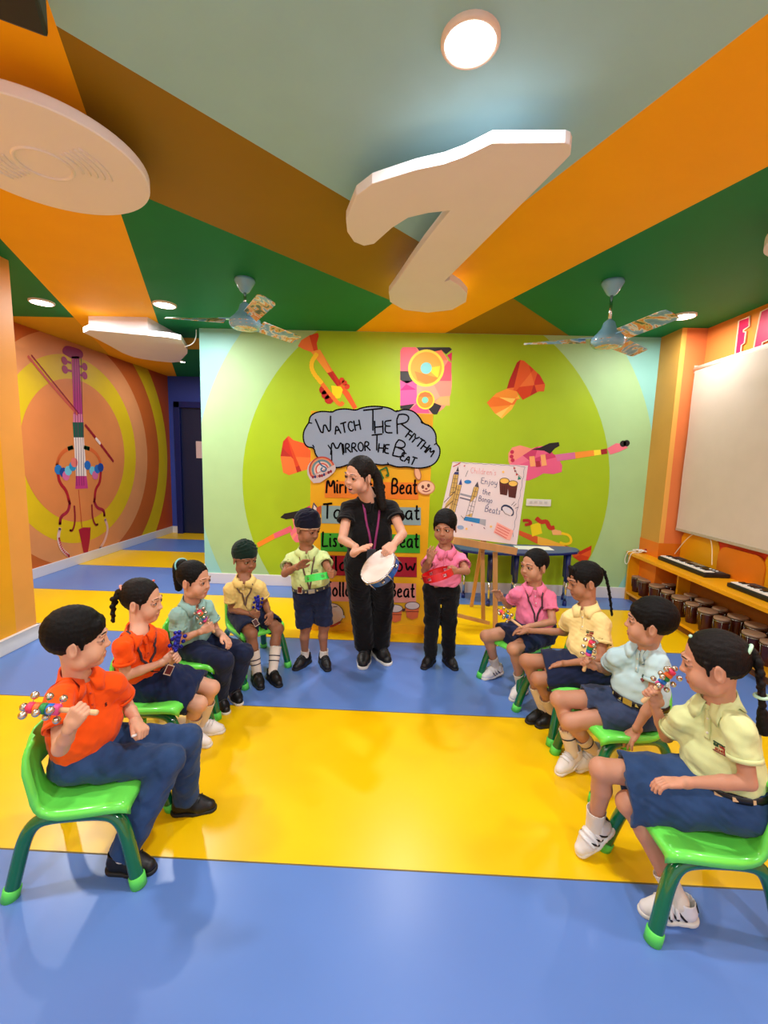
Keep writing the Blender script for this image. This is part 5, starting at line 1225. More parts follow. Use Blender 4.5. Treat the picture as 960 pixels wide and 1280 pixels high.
        Fs = Sdf(); Fs.cone(z(0, -.022, -.026), z(0, .050, -.034), .031*s, .030*s, k=.02); Fs.cone(z(0, .045, -.034), z(.001, .082, -.038), .033*s, .024*s, k=.02)
        Fs.cone(z(0, -.014, -.02), z(0, -.016, .010), .032*s, .031*s, k=.012, cut=[(z(0, -.016, .012), uo)]); Fs.cone(z(0, -.005, .0), z(0, .045, -.012), .026*s, .020*s, k=.015)
        Fs.cone(z(0, -.016, .00), z(0, -.018, .04), .027*s, .027*s, k=.001, op='s'); Fs.half(z(0, 0, -.047), -uo)
        sm = o['shoe']; so = sobj('shoe', Fs.mesh(.0036), sm[0], root)
        So = Sdf(); So.cone(z(0, -.024, -.05), z(0, .035, -.05), .034*s, .034*s, k=.01); So.cone(z(0, .035, -.05), z(.001, .084, -.05), .036*s, .027*s, k=.01); So.half(z(0, 0, -.057), -uo); So.half(z(0, 0, -.043), uo)
        sobj('sole', So.mesh(.0036), sm[1], so)
        mb = MB(); lt = sm[2]
        if lt == 'straps':
            for yy in (.012, .030, .048): ribbon(mb, Fs, [z(-.034, yy, -.030), z(-.016, yy+.002, -.004), z(0, yy+.004, .004), z(.016, yy+.002, -.004), z(.034, yy, -.030)], .012*s, .0015, thick=.002)
            mb.build('strap', sm[3], so)
            mb = MB()
            for q in (1, -1):
                for yy in (.000, .018, .036): ribbon(mb, Fs, [z(q*.045, yy-.010, -.042), z(q*.038, yy, -.026), z(q*.030, yy+.010, -.012)], .0065*s, .0012)
            mb.build('side_stripe', plain((20, 20, 24)), so); mb = MB(); ribbon(mb, Fs, [z(-.016, -.045, -.006), z(0, -.055, -.004), z(.016, -.045, -.006)], .022*s, .0015); mb.build('heel_tab', plain((20, 20, 24)), so)
        elif lt == 'strap1':
            ribbon(mb, Fs, [z(-.036, .018, -.034), z(-.018, .020, -.006), z(0, .022, .004), z(.018, .020, -.006), z(.036, .018, -.034)], .016*s, .0015, thick=.002); mb.build('strap', sm[3], so)
        elif lt == 'laces':
            for yy in (.006, .020, .034, .048): ribbon(mb, Fs, [z(-.016, yy, -.010), z(0, yy+.004, .002), z(.016, yy, -.010)], .0045*s, .0015, thick=.0025)
            mb.build('laces', sm[3], so)
        if sm[0] is SHO and lt != 'strap1' and o.get('side', 0):
            mb = MB()
            for q in (1, -1): ribbon(mb, Fs, [z(q*.04, -.02, -.04), z(q*.036, .01, -.028), z(q*.034, .04, -.038)], .006*s, .001)
            mb.build('side_stripe', plain((200, 200, 200)), so)
    # ---- hair or turban
    Hs = o['hair']; H = Sdf(); hm = o.get('hairm', HAIR)
    def strand(): H.fold(.0009, 260, 5); 
    if Hs == 'short' or Hs == 'side':
        H.ell(X(0, -.017, .035), RR([.0790, .0935, .0815]), Rh, k=.01); H.cone(X(-.03, .060, .050), X(.034, .058, .050), .016*hs, .015*hs, k=.02)
        H.ell(X(0, .098, -.036), RR([.074, .086, .078 if Hs == 'short' else .088]), Rh, k=.004*hs, op='s'); H.ell(X(0, -.05, -.085), RR([.09, .075, .060]), Rh, k=.006, op='s')
        for q in (1, -1): H.ell(X(q*.080, .000, -.022), RR([.020, .026, .036]), Rh, k=.004, op='s'); H.cone(X(q*.0695, .020, .022), X(q*.0685, .018, -.008), .008*hs, .005*hs, k=.006)
        if Hs == 'short':
            for k in range(9): xx = -.036+k*.009; H.cone(X(xx, .064, .064), X(xx*1.1, .0785-abs(xx)*.25, .041-.004*(k % 3)), .0065*hs, .0028*hs, k=.006)
        else: H.cone(X(.028, .06, .098), X(.026, -.03, .112), .003, .003, k=.003, op='s')
    elif Hs in ('braid', 'pony', 'bun', 'teacher', 'bangs'):
        H.ell(X(0, -.016, .028), RR([.0752, .0905, .0765]), Rh, k=.01)
        H.ell(X(0, .096, -.014), RR([.070, .082, .084]), Rh, k=.010*hs, op='s'); H.ell(X(0, -.048, -.088), RR([.09, .075, .050]), Rh, k=.006, op='s')
        for q in (1, -1): H.ell(X(q*.080, .002, -.020), RR([.020, .024, .036]), Rh, k=.004, op='s'); H.cone(X(q*.0685, .022, .02), X(q*.0675, .020, -.016), .006*hs, .003*hs, k=.006)
        H.cone(X(0, .08, .085), X(0, -.01, .112), .0022, .0022, k=.003, op='s')
        if Hs == 'bangs':
            for k in range(9): xx = -.048+k*.012; H.cone(X(xx*.7, .052, .078), X(xx, .0765-abs(xx)*.42, .034-abs(xx)*.40-.004*(k % 2)), .010*hs, .0035*hs, k=.005)
    elif Hs == 'patka':
        H.ell(X(0, -.012, .040), RR([.0830, .0955, .082]), Rh, k=.01); H.half(X(0, .085, .028), nrm(-u+f*.32))
        E3 = lambda th, ph: X(*(np.array([0, -.012, .040])+np.array([.0830, .0955, .082])*np.array([math.sin(th)*math.cos(ph), math.cos(th)*math.cos(ph), math.sin(ph)])))
        for q in (1, -1):
            for k in range(4):
                pp = [E3(q*math.radians(100-22*j), math.radians(4+13*k+(9+3*k)*j)) for j in range(5)]
                for a_, b_ in zip(pp[:-1], pp[1:]): H.cone(a_, b_, .0032, .0032, k=.009)
        kx = o.get('knot', (0, .035, .108)); H.ell(X(*kx), RR([.032, .028, .024]), Rh, k=.014); H.ell(X(kx[0]+.012, kx[1]+.006, kx[2]+.012), RR([.016, .014, .014]), Rh, k=.008)
    if Hs == 'patka':
        H.fold(.001, 140, 2); ho = sobj('patka', H.mesh(.0036), o['hairm'], root, 'cloth head covering with a small top knot')
        mb = MB(); Hb = Sdf().ell(X(0, -.012, .034), RR([.0795, .0915, .078]), Rh); band(mb, Hb, X(0, -.01, .000), nrm(u-f*.32), .012, .002, .0015, 40, .14); mb.build('under_band', plain(o.get('uband', (190, 150, 120)), .8), ho)
    else: strand(); ho = sobj('hair', H.mesh(.0034), hm, root)
    def rope(P, r0, r1, twist=True, tie0=None, tie1=None, name='braid'):
        P = np.array(smooth_poly(P, 3, False)); Sx = Sdf(); L = np.concatenate([[0], np.cumsum(np.linalg.norm(np.diff(P, axis=0), axis=1))]); N_ = max(4, int(L[-1]/.016))
        pts = np.array([[np.interp(L[-1]*i/N_, L, P[:, k]) for k in range(3)] for i in range(N_+1)])
        for i in range(N_):
            r_ = r0+(r1-r0)*i/N_; d = nrm(pts[i+1]-pts[i]); sd__ = nrm(np.cross(d, u+.3*f)) 
            if twist:
                q = 1 if i % 2 else -1; Sx.ell((pts[i]+pts[i+1])/2+sd__*q*r_*.35, (r_*.95, r_*.75, r_*.75), np.array([sd__, d, np.cross(sd__, d)]).T, k=.003)
            Sx.cone(pts[i], pts[i+1], r_*(.6 if twist else 1), r_*(.6 if twist else .97), k=.003)
        Sx.fold(.0008, 260, 9); b_ = sobj(name, Sx.mesh(.0030), hm, root)
        for tc, at0 in ((tie0, 0), (tie1, -1)):
            if tc is None: continue
            p = pts[0] if at0 == 0 else pts[int(N_*.82)]; d = nrm(pts[1]-pts[0]) if at0 == 0 else nrm(pts[-1]-pts[-2]); rr_ = (r0 if at0 == 0 else r1+.003)*1.05
            _, a1, a2 = MB().frame(d); MB().tube([p+(a1*math.cos(x)+a2*math.sin(x))*rr_ for x in np.linspace(0, 2*math.pi, 19)[:-1]], .0055, 8, closed=True).build('hair_tie', plain(tc, .5), b_)
    for rp in o.get('ropes', []): rope([X(*p) if len(p) == 3 else np.array(p[:3]) for p in rp['P']], rp['r'][0], rp['r'][1], rp.get('tw', True), rp.get('t0'), rp.get('t1'), rp.get('n', 'braid'))
    for c_, cc in o.get('clips', []):
        pc_ = project(H, X(*c_)[None], .003)[0][0]
        MB().sphere(pc_, (.008, .006, .006), 10, 6, Rh).build('hair_clip', plain(cc, .4), root)
    if o.get('earring'): MB().sphere(X(.079, -.004, -.034), .0055, 10, 6).build('earring', plain((236, 226, 214), .2), root)
    # lanyard
    if o.get('lanyard'):
        lc = o['lanyard'][0]; cp = np.array(o['lanyard'][1], float); mb = MB(); TT = T0
        j = project(TT, (J['nk']-up*o['lanyard'][3]*s+fw*.1*wd)[None], .004)[0][0]
        for q in (1, -1): ribbon(mb, TT, [nb+rt*q*.050*hs+up*.004*s, nb+rt*q*.052*hs+fw*.045*hs-up*.025*s, J['nk']*.5+j*.5+rt*q*.022*s+fw*.06, j], .011*s/1.15, .0062, thick=.001)
        if np.linalg.norm(cp-j) > .02: mb.tube([j+fw*.004, (j+cp)/2+fw*.006, cp+np.array([0, 0, .035])*s], .0022, 6)
        ln = mb.build('lanyard', plain(lc, .7), root); cn, cuv = nrm(o['lanyard'][2]), np.array([0, 0, 1.0]); cr = nrm(np.cross(cuv, cn)); cuv = np.cross(cn, cr); rot = o.get('cardrot', 0); cr, cuv = cr*math.cos(rot)+cuv*math.sin(rot), cuv*math.cos(rot)-cr*math.sin(rot)
        FRm = np.array([cr, cn, cuv]).T; z0 = .62 if s < 1.2 else 1.0
        MB().box((-.027*z0, -.002, -.038*z0), (.027*z0, .002, .038*z0), FRm, cp).build('id_card', plain(o.get('cardc', (196, 176, 160)), .4), ln, bevel=.001)
        MB().box((-.022*z0, .002, -.030*z0), (.022*z0, .0028, .032*z0), FRm, cp).build('card_print', plain(o.get('cardp', (84, 24, 26)), .3), ln)
    if o.get('bangle'):
        for q in o['bangle']:
            a, b = J[q+'e'], J[q+'w']; c_ = a+(b-a)*.86; mb = MB(); band(mb, B, c_, b-a, .003, .002, .0005, 24, .05); mb.build('bracelet', plain((180, 130, 70), .3), root)
    return root, J
# ------------------------------------------------------------------ who sits and stands where (joints in metres)
JOINTS = {
'A': {"pel":[-1.125,1.464,0.371],"nk":[-1.124,1.433,0.702],"hd":[-1.097,1.416,0.833],"ns":[-0.998,1.45,0.811],"Rs":[-1.109,1.318,0.689],"Ls":[-1.035,1.511,0.645],"Re":[-1.024,1.22,0.568],"Rh":[-0.916,1.164,0.722],"Le":[-1.058,1.598,0.486],"Lh":[-0.916,1.469,0.469],"Rk":[-0.832,1.482,0.333],"Lk":[-0.818,1.598,0.341],"Ra":[-0.941,1.359,0.148],"La":[-0.84,1.622,0.107],"Rt":[-0.854,1.383,0.046],"Lt":[-0.739,1.65,0.033]},
'B': {"pel":[-1.26,2.026,0.369],"nk":[-1.202,1.931,0.655],"hd":[-1.22,2.002,0.771],"ns":[-1.121,1.986,0.752],"Rs":[-1.221,1.827,0.636],"Ls":[-1.145,2.019,0.588],"Re":[-1.223,1.852,0.463],"Rh":[-1.056,1.966,0.5],"Le":[-1.165,2.073,0.413],"Lh":[-1.04,1.973,0.51],"Rk":[-0.959,2.006,0.244],"Lk":[-0.939,2.111,0.272],"Ra":[-1.027,2.041,0.035],"La":[-1.005,2.131,0.052],"Rt":[-0.922,1.973,0.03],"Lt":[-0.902,2.071,0.029]},
'C': {"pel":[-1.218,2.466,0.358],"nk":[-1.157,2.377,0.651],"hd":[-1.134,2.364,0.774],"ns":[-1.039,2.367,0.739],"Rs":[-1.205,2.285,0.611],"Ls":[-1.099,2.464,0.594],"Re":[-1.21,2.31,0.436],"Rh":[-1.034,2.323,0.51],"Le":[-1.075,2.501,0.42],"Lh":[-0.949,2.358,0.426],"Rk":[-0.962,2.328,0.314],"Lk":[-0.899,2.474,0.296],"Ra":[-1.014,2.387,0.098],"La":[-0.966,2.486,0.085],"Rt":[-0.951,2.299,0.043],"Lt":[-0.902,2.392,0.029]},
'D': {"pel":[-1.054,2.977,0.362],"nk":[-1.024,2.852,0.654],"hd":[-1.037,2.909,0.774],"ns":[-0.951,2.854,0.757],"Rs":[-1.123,2.82,0.592],"Ls":[-0.921,2.892,0.6],"Re":[-1.111,2.854,0.422],"Rh":[-0.928,2.791,0.413],"Le":[-0.906,2.951,0.437],"Lh":[-0.823,2.783,0.398],"Rk":[-0.93,2.711,0.316],"Lk":[-0.793,2.85,0.299],"Ra":[-0.883,2.676,0.108],"La":[-0.786,2.707,0.124],"Rt":[-0.802,2.617,0.004],"Lt":[-0.724,2.656,0.025]},
'E': {"pel":[-0.565,2.899,0.543],"nk":[-0.601,2.877,0.864],"hd":[-0.594,2.868,1.009],"ns":[-0.53,2.79,0.965],"Rs":[-0.722,2.879,0.809],"Ls":[-0.49,2.932,0.822],"Re":[-0.708,2.719,0.73],"Rh":[-0.571,2.615,0.829],"Le":[-0.432,2.783,0.744],"Lh":[-0.377,2.594,0.771],"Rk":[-0.615,2.932,0.278],"Lk":[-0.486,2.943,0.291],"Ra":[-0.623,2.949,0.048],"La":[-0.486,2.959,0.061],"Rt":[-0.658,2.826,0.012],"Lt":[-0.428,2.847,0.017]},
'F': {"pel":[0.341,3.002,0.585],"nk":[0.348,2.93,0.896],"hd":[0.336,2.928,1.035],"ns":[0.31,2.827,1.003],"Rs":[0.25,2.971,0.827],"Ls":[0.465,2.965,0.831],"Re":[0.203,2.81,0.76],"Rh":[0.229,2.667,0.896],"Le":[0.476,2.801,0.767],"Lh":[0.36,2.645,0.804],"Rk":[0.287,3.038,0.326],"Lk":[0.41,3.047,0.327],"Ra":[0.285,3.042,0.086],"La":[0.421,3.051,0.087],"Rt":[0.246,2.931,0.022],"Lt":[0.427,2.933,0.029]},
'T': {"pel":[-0.177,2.934,0.77],"nk":[-0.175,2.896,1.246],"hd":[-0.242,2.769,1.378],"ns":[-0.297,2.632,1.343],"Rs":[-0.332,2.866,1.185],"Ls":[-0.018,2.945,1.187],"Re":[-0.337,2.722,0.968],"Rh":[-0.198,2.474,0.959],"Le":[0.046,2.777,1.003],"Lh":[-0.035,2.509,0.952],"Rk":[-0.237,3.077,0.388],"Lk":[-0.073,3.11,0.401],"Ra":[-0.2,3.072,0.063],"La":[-0.095,3.126,0.074],"Rt":[-0.185,2.89,0.024],"Lt":[-0.035,2.957,0.045]},
'L': {"pel":[0.957,2.811,0.369],"nk":[0.924,2.799,0.697],"hd":[0.911,2.786,0.824],"ns":[0.817,2.743,0.816],"Rs":[0.803,2.803,0.653],"Ls":[1.017,2.753,0.645],"Re":[0.795,2.901,0.509],"Rh":[0.686,2.787,0.627],"Le":[1.006,2.648,0.502],"Lh":[0.815,2.632,0.459],"Rk":[0.634,2.807,0.324],"Lk":[0.758,2.592,0.338],"Ra":[0.726,2.881,0.127],"La":[0.839,2.653,0.124],"Rt":[0.64,2.805,0.023],"Lt":[0.771,2.603,0.03]},
'I': {"pel":[1.106,2.295,0.373],"nk":[1.082,2.368,0.712],"hd":[1.067,2.4,0.84],"ns":[0.965,2.384,0.818],"Rs":[1.002,2.422,0.643],"Ls":[1.125,2.261,0.663],"Re":[1.026,2.502,0.495],"Rh":[0.791,2.599,0.456],"Le":[1.089,2.169,0.49],"Lh":[0.886,2.27,0.399],"Rk":[0.776,2.388,0.36],"Lk":[0.817,2.291,0.302],"Ra":[0.9,2.39,0.159],"La":[0.94,2.361,0.109],"Rt":[0.845,2.393,0.045],"Lt":[0.859,2.278,0.089]},
'J': {"pel":[1.159,1.935,0.37],"nk":[1.17,1.94,0.686],"hd":[1.14,1.883,0.8],"ns":[1.06,1.949,0.786],"Rs":[1.052,1.989,0.612],"Ls":[1.17,1.827,0.667],"Re":[1.082,2.089,0.469],"Rh":[0.928,2.004,0.555],"Le":[1.136,1.794,0.485],"Lh":[1.066,1.807,0.3],"Rk":[0.832,2.028,0.34],"Lk":[0.86,1.956,0.27],"Ra":[0.9,1.988,0.12],"La":[1.002,2.002,0.085],"Rt":[0.832,1.931,0.029],"Lt":[0.921,1.916,0.07]},
'K': {"pel":[1.145,1.375,0.398],"nk":[1.106,1.407,0.731],"hd":[1.061,1.388,0.855],"ns":[0.961,1.417,0.845],"Rs":[1.023,1.461,0.636],"Ls":[1.093,1.284,0.71],"Re":[1.046,1.549,0.485],"Rh":[0.96,1.545,0.663],"Le":[1.107,1.251,0.539],"Lh":[0.892,1.291,0.495],"Rk":[0.783,1.482,0.385],"Lk":[0.858,1.422,0.305],"Ra":[0.798,1.522,0.154],"La":[0.976,1.293,0.134],"Rt":[0.787,1.493,0.026],"Lt":[0.89,1.322,0.041]},
}
def polo(name, c, b=.2): return cloth(name, c, 420, b, .04)
ORG = polo('polo_orange', (246, 86, 14)); TEAL = polo('polo_teal', (150, 196, 190)); YELP = polo('polo_yellow', (240, 208, 128)); LIMP = polo('polo_lime', (214, 222, 160)); LIMP2 = polo('polo_pale_lime', (206, 222, 150))
PNK = polo('polo_pink', (240, 128, 164)); AQU = polo('polo_aqua', (190, 220, 226)); BLK = polo('polo_black', (14, 13, 15)); YEL2 = polo('polo_yellow2', (246, 222, 150))
BELT_B = plain((18, 16, 20), .4); PG = (176, 150, 120)
straps = (SHW, SOW, 'straps', SHW); whites = (SHW, SOW, 'laces', plain((206, 204, 200), .7)); blacks = (SHO, SOB, 'laces', plain((30, 30, 32), .7)); bstrap = (SHO, SOB, 'strap1', SHO)
up3 = (0, 0, 1)
cfg = dict(
A=dict(foot=dict(R=(0,0),L=(10,0)), label='boy in orange polo shirt and blue jeans sitting at front left', skin=(212, 160, 130), gaze=(30, -3), eye=(8, 0), shirt=ORG, bottom=('jeans', DENIM, 1.0), shoe=blacks, side=0, sock=(SCK, .25, 0), hair='short', badge='small', btn=plain((200, 60, 20)),
    R=dict(mode='grip', d=(.45, .45, .75), t=(-1, -.1, .12)), L=dict(mode='fist', d=(.85, -.2, -.4), n=(-.35, -.1, -.9)), slv=.66, cuffd=.0),
B=dict(foot=dict(R=(-5,0),L=(10,0)), label='girl in orange polo shirt and denim skirt, sitting second on the left', skin=(214, 164, 136), gaze=(6, -6), eye=(8, 0), shirt=ORG, bottom=('skirt', DENIMD, .86), shoe=whites, sock=(SCK2, .62, 0), hair='braid', hairm=HAIRB, btn=plain((200, 60, 20)),
    R=dict(mode='grip', d=(.8, .45, .15), t=(.2, 0, 1)), L=dict(mode='relax', d=(.6, -.7, .2), n=(-.6, -.4, -.4)), slv=.6,
    ropes=[dict(P=[(.020, -.082, .050), (.030, -.108, .03), (.036, -.118, -.03), (.034, -.112, -.095)], r=(.021, .011), t0=(236, 150, 130), t1=None)], clips=[((-.045, .030, .088), (240, 110, 80))], lanyard=((60, 50, 60), (-1.045, 1.90, .475), (.6, -.75, .15), .20), cardrot=-.5),
C=dict(foot=dict(R=(-45,0),L=(-50,0)), label='girl in pale teal polo shirt and navy trousers, third on the left', skin=(206, 154, 126), gaze=(-8, -6), eye=(6, 0), shirt=TEAL, bottom=('trousers', NAVY, 1.0), shoe=(SHO, SOW, 'laces', plain((60, 60, 62), .7)), hair='pony', badge=((60, 70, 90), (120, 130, 140)),
    R=dict(mode='grip', d=(.8, .3, .35), t=(-.35, -.2, .9)), L=dict(mode='relax', d=(.75, -.4, -.5), n=(.1, -.5, -.85)), slv=.6, cuffd=.0,
    ropes=[dict(P=[(-.012, -.092, .062), (-.03, -.125, .05), (-.045, -.135, -.01), (-.040, -.120, -.075)], r=(.036, .020), tw=False, t0=(130, 200, 200), n='ponytail')], clips=[((-.060, .020, .070), (236, 236, 240)), ((-.062, .034, .052), (236, 236, 240))]),
D=dict(foot=dict(R=(-58,0),L=(-50,0)), label='boy in yellow polo shirt with dark green head cloth, sitting last on the left', skin=(150, 100, 74), gaze=(-38, -12), eye=(12, -2), shirt=YELP, bottom=('shorts', NAVY, .84), shoe=bstrap, sock=(SCK, .58, 2), hair='patka', hairm=cloth('patka_green', (12, 36, 28), 300), knot=(-.074, -.035, .035), uband=(150, 100, 74),
    R=dict(mode='grip', d=(.75, -.5, .1), t=(.05, 0, 1)), L=dict(mode='relax', d=(.0, -.9, -.35), n=(-.8, .1, -.5)), slv=.62, belt=(BELT_B, plain((150, 150, 160))), lanyard=((110, 84, 70), (-.90, 2.715, .392), (.35, -.9, .35), .17), cardrot=.5, cardp=(70, 22, 22)),
E=dict(foot=dict(R=(-115,0),L=(-65,0)), label='boy in pale lime polo shirt and dark blue head cloth, standing with a green tambourine', skin=(158, 106, 78), gaze=(-30, -18), stand=1, s=1.04, shirt=LIMP2, bottom=('shorts', NAVY, .88), shoe=blacks, sock=(SCK, .22, 0), hair='patka', hairm=cloth('patka_navy', (12, 14, 34), 300), knot=(.012, .040, .108), badge=((90, 110, 80), (140, 150, 100)), hem=.062,
    R=dict(mode='flat', d=(.62, -.15, .72), n=(.5, -.75, -.4)), L=dict(mode='grip', d=(-.15, -.95, .05), t=(.1, -.1, 1)), slv=.6, belt=(plain((60, 60, 70), .4), plain((206, 200, 150))), lanyard=((96, 70, 60), (-.625, 2.79, .60), (-.1, -1, .05), .34), cardp=(96, 34, 24), bangle='R', lw=.92),
T=dict(foot=dict(R=(-90,0),L=(-62,0)), label='woman teacher in black polo and trousers leaning forward, laughing, with a tambourine', skin=(212, 160, 134), gaze=(-132, -12, 10), stand=1, s=1.48, wd=1.28, hs=1.10, hz=1.36, nkw=1.12, aw=1.0, lw=1.08, bust=1, flare=.006, shirt=BLK, bottom=('trousers', BLACKC, 1.0), shoe=(SHO, SOW, 'laces', plain((40, 40, 42), .7)), hair='teacher', hairm=HAIRB, mouth=.0075, teeth=1, fold=.7, lips=(176, 70, 74), earring=1, btn=BLK,
    R=dict(mode='flat', d=(.62, -.25, .72), n=(.75, -.1, -.65)), L=dict(mode='grip', d=(-.55, -.55, -.6), n=(-.25, .55, -.6)), slv=.50, hem=-.05, cuffd=.0, bangle='L',
    ropes=[dict(P=[(-.01, -.088, .03), (-.04, -.108, -.02), (-.062, -.105, -.075), (-.085, -.095, -.13), (-.105, -.09, -.18)], r=(.034, .028), tw=False, n='ponytail')], lanyard=((130, 40, 96), tuple(at(464, 694, y=2.60)), (-.05, -1, .25), .27), cardc=(40, 40, 46), cardp=(34, 34, 40)),
F=dict(foot=dict(R=(-118,0),L=(-68,0)), label='boy in pink polo shirt and black trousers, standing with a red tambourine', skin=(176, 122, 94), gaze=(-108, -10), eye=(-25, -4), stand=1, s=1.04, shirt=PNK, bottom=('trousers', BLACKC, 1.0), shoe=bstrap, hair='side', hem=.06, badge=((160, 90, 120), (236, 220, 226)), lips=(140, 66, 60),
    R=dict(mode='open', d=(.15, -.2, 1), n=(.5, .75, .1)), L=dict(mode='grip', d=(-.75, -.55, .1), t=(0, -.2, 1)), slv=.62, cuffd=.0, bangle='R', lw=.92),
L=dict(foot=dict(R=(208,8),L=(225,5)), label='girl in pink polo shirt and denim skirt sitting last on the right, one hand raised', skin=(194, 142, 112), gaze=(-152, -4), eye=(-10, 0), shirt=PNK, bottom=('skirt', DENIMD, .72), shoe=straps, sock=(SCK, .34, 0), hair='braid', hairm=HAIR, badge=((160, 80, 110), (120, 60, 90)), lips=(160, 72, 66),
    R=dict(mode='open', d=(-.25, -.25, .9), n=(-.5, -.8, .0)), L=dict(mode='relax', d=(-.9, -.25, -.15), n=(0, -.15, -1)), slv=.6,
    ropes=[dict(P=[(.030, -.092, .03), (.045, -.115, .0), (.055, -.115, -.06), (.055, -.10, -.12)], r=(.018, .009))], clips=[((.058, -.010, .078), (236, 236, 236))], lanyard=((70, 44, 52), (.845, 2.655, .415), (-.6, -.5, .6), .24), cardrot=.3),
I=dict(foot=dict(R=(200,0),L=(205,0)), label='girl in yellow polo shirt with long thin braid, third on the right', skin=(176, 122, 92), gaze=(179, -14), shirt=YEL2, bottom=('skirt', NAVY, .8), shoe=bstrap, sock=(SCK2, .50, 0), hair='bangs', badge='words', lips=(130, 64, 58), lid=.0048,
    R=dict(mode='relax', d=(-1, .05, -.05), n=(0, -.15, -1)), L=dict(mode='spread', d=(-.93, .1, -.25), n=(-.1, 0, -1)), slv=.62, belt=(BELT_B, plain((30, 30, 34))),
    ropes=[dict(P=[(.030, -.090, .045), (.034, -.125, .035), (.036, -.140, -.04), (.036, -.138, -.16), (.034, -.132, -.225)], r=(.013, .009), t0=(240, 170, 60))]),
J=dict(foot=dict(R=(210,18),L=(200,22)), label='boy in pale aqua polo shirt and frayed denim shorts, sitting second on the right', skin=(196, 142, 114), gaze=(153, 0), shirt=AQU, bottom=('shorts', DENIMS, .62), shoe=whites, sock=(SCK2, .46, 1), hair='short', badge='words', lid=.0036, hem=.02,
    R=dict(mode='grip', d=(-.7, .3, .45), t=(.15, -.1, 1)), L=dict(mode='spread', d=(-.75, -.25, -.5), n=(-.35, 0, -.9)), slv=.58, belt=(BELT_B, plain((206, 190, 110))), bangle='R', lips=(150, 70, 62)),
K=dict(foot=dict(R=(195,38),L=(172,4)), label='girl in lime polo shirt and denim skirt sitting at front right, holding jingle bells', skin=(196, 140, 112), gaze=(149, -13), shirt=LIMP, bottom=('skirt', DENIM, .90), shoe=straps, sock=(SCK, .30, 0), hair='braid', hairm=HAIRB, badge='words', lips=(150, 66, 60), lid=.0046,
    R=dict(mode='grip', d=(-.75, .25, .45), t=(.5, -.1, .8)), L=dict(mode='relax', d=(-.97, .12, -.1), n=(0, -.1, -1)), slv=.62, belt=(BELT_B, plain((226, 186, 140))),
    ropes=[dict(P=[(-.010, -.094, .045), (-.012, -.112, .038), (-.014, -.114, .0), (-.016, -.110, -.07), (-.016, -.104, -.13)], r=(.019, .013), t0=(190, 232, 200), t1=(190, 232, 200)), dict(P=[(-.016, -.104, -.13), (-.016, -.102, -.155), (-.016, -.100, -.185)], r=(.014, .020), tw=False, n='braid_end')], clips=[((.050, .030, .078), (170, 226, 190)), ((.0, .062, .094), (190, 232, 200))]),
)
POSE = {}
for k in 'TEFABCDLIJK':
    c_ = cfg[k]; c_['fine'] = .8 if k in 'AK' else (.9 if k in 'BJT' else 1.0)
    if k not in 'T' and 'hz' not in c_: c_['hz'] = 1.0
    r_, POSE[k] = person(k, JOINTS[k], c_)

# ------------------------------------------------------------------ what they play
BELL = mat('bell_silver', (206, 200, 190), .22, metal=1.0); WOOD = mat('handle_wood', (230, 190, 140), .45, var=.08, scale=30)
def bell_stick(c, d, lab, cols, bellm=BELL, grp='jingle bell sticks', L=.062, q_=1.25):
    d = nrm(d); c = np.array(c, float); e = empty('bell_stick', tuple(c), lab, 'jingle bells', grp); _, u, v = MB().frame(d)
    MB().lathe(c-d*.045, d, [(0, .006), (.004, .0085), (.03, .0078), (L+.030, .0075)], 12).build('handle', WOOD, e)
    s0 = c+d*(L-.022)
    for i, cc in enumerate(cols): MB().lathe(s0+d*.0125*i*q_, d, [(0, .008*q_), (.002, .0112*q_), (.0105*q_, .0112*q_), (.0125*q_, .008*q_)], 14).build('bead', plain(cc, .4), e)
    for i in (0, 2, 4):
        for j in range(3):
            a = 2*math.pi*j/3+.9*i+.5; q0 = s0+d*(.0125*i+.006)*q_; q = q0+(u*math.cos(a)+v*math.sin(a))*.0235*q_
            b = MB().sphere(q, .0080*q_, 12, 8).build('bell', bellm, e); MB().cyl(q0, q, .0012, 5).build('wire', STEEL, b)
    MB().sphere(s0+d*.070*q_, .0080*q_, 12, 8).build('bell', bellm, e)
    return e
RB = [(226, 80, 150), (30, 110, 200), (40, 140, 70), (240, 110, 50), (236, 60, 100)]
def grip(k, q, o=.018): return POSE[k][q+'h']+POSE[k][q+'n']*o
bell_stick(grip('A', 'R'), POSE['A']['Rt_'] if 'Rt_' in POSE['A'] else (-1, -.1, .10), 'rainbow jingle bell stick held out flat by the boy in orange', RB, L=.085, q_=1.45)
bell_stick(grip('C', 'R'), (-.42, -.25, .85), 'rainbow jingle bell stick in the hand of the girl in pale teal', RB)
bell_stick(grip('K', 'R'), (.52, -.1, .82), 'rainbow jingle bell stick in front of the face of the girl in lime', RB)
bell_stick(grip('J', 'R'), (.12, -.1, 1), 'rainbow jingle bell stick held upright by the boy in pale aqua', RB)
bell_stick(POSE['L']['Lh']+np.array([-.045, -.01, .035]), (-.5, .3, .3), 'jingle bell stick lying on the lap of the girl in pink', RB)
BB = [(24, 30, 150), (30, 40, 170), (20, 24, 130), (30, 40, 170), (24, 30, 150)]; BLB = mat('bell_blue', (26, 34, 150), .3, metal=.5)
bell_stick(grip('B', 'R'), (.25, .05, 1), 'dark blue bell stick held by the girl in orange', BB, BLB, 'blue bell sticks')
bell_stick(grip('D', 'R'), (.05, 0, 1), 'dark blue bell stick held upright by the boy in yellow', BB, BLB, 'blue bell sticks')
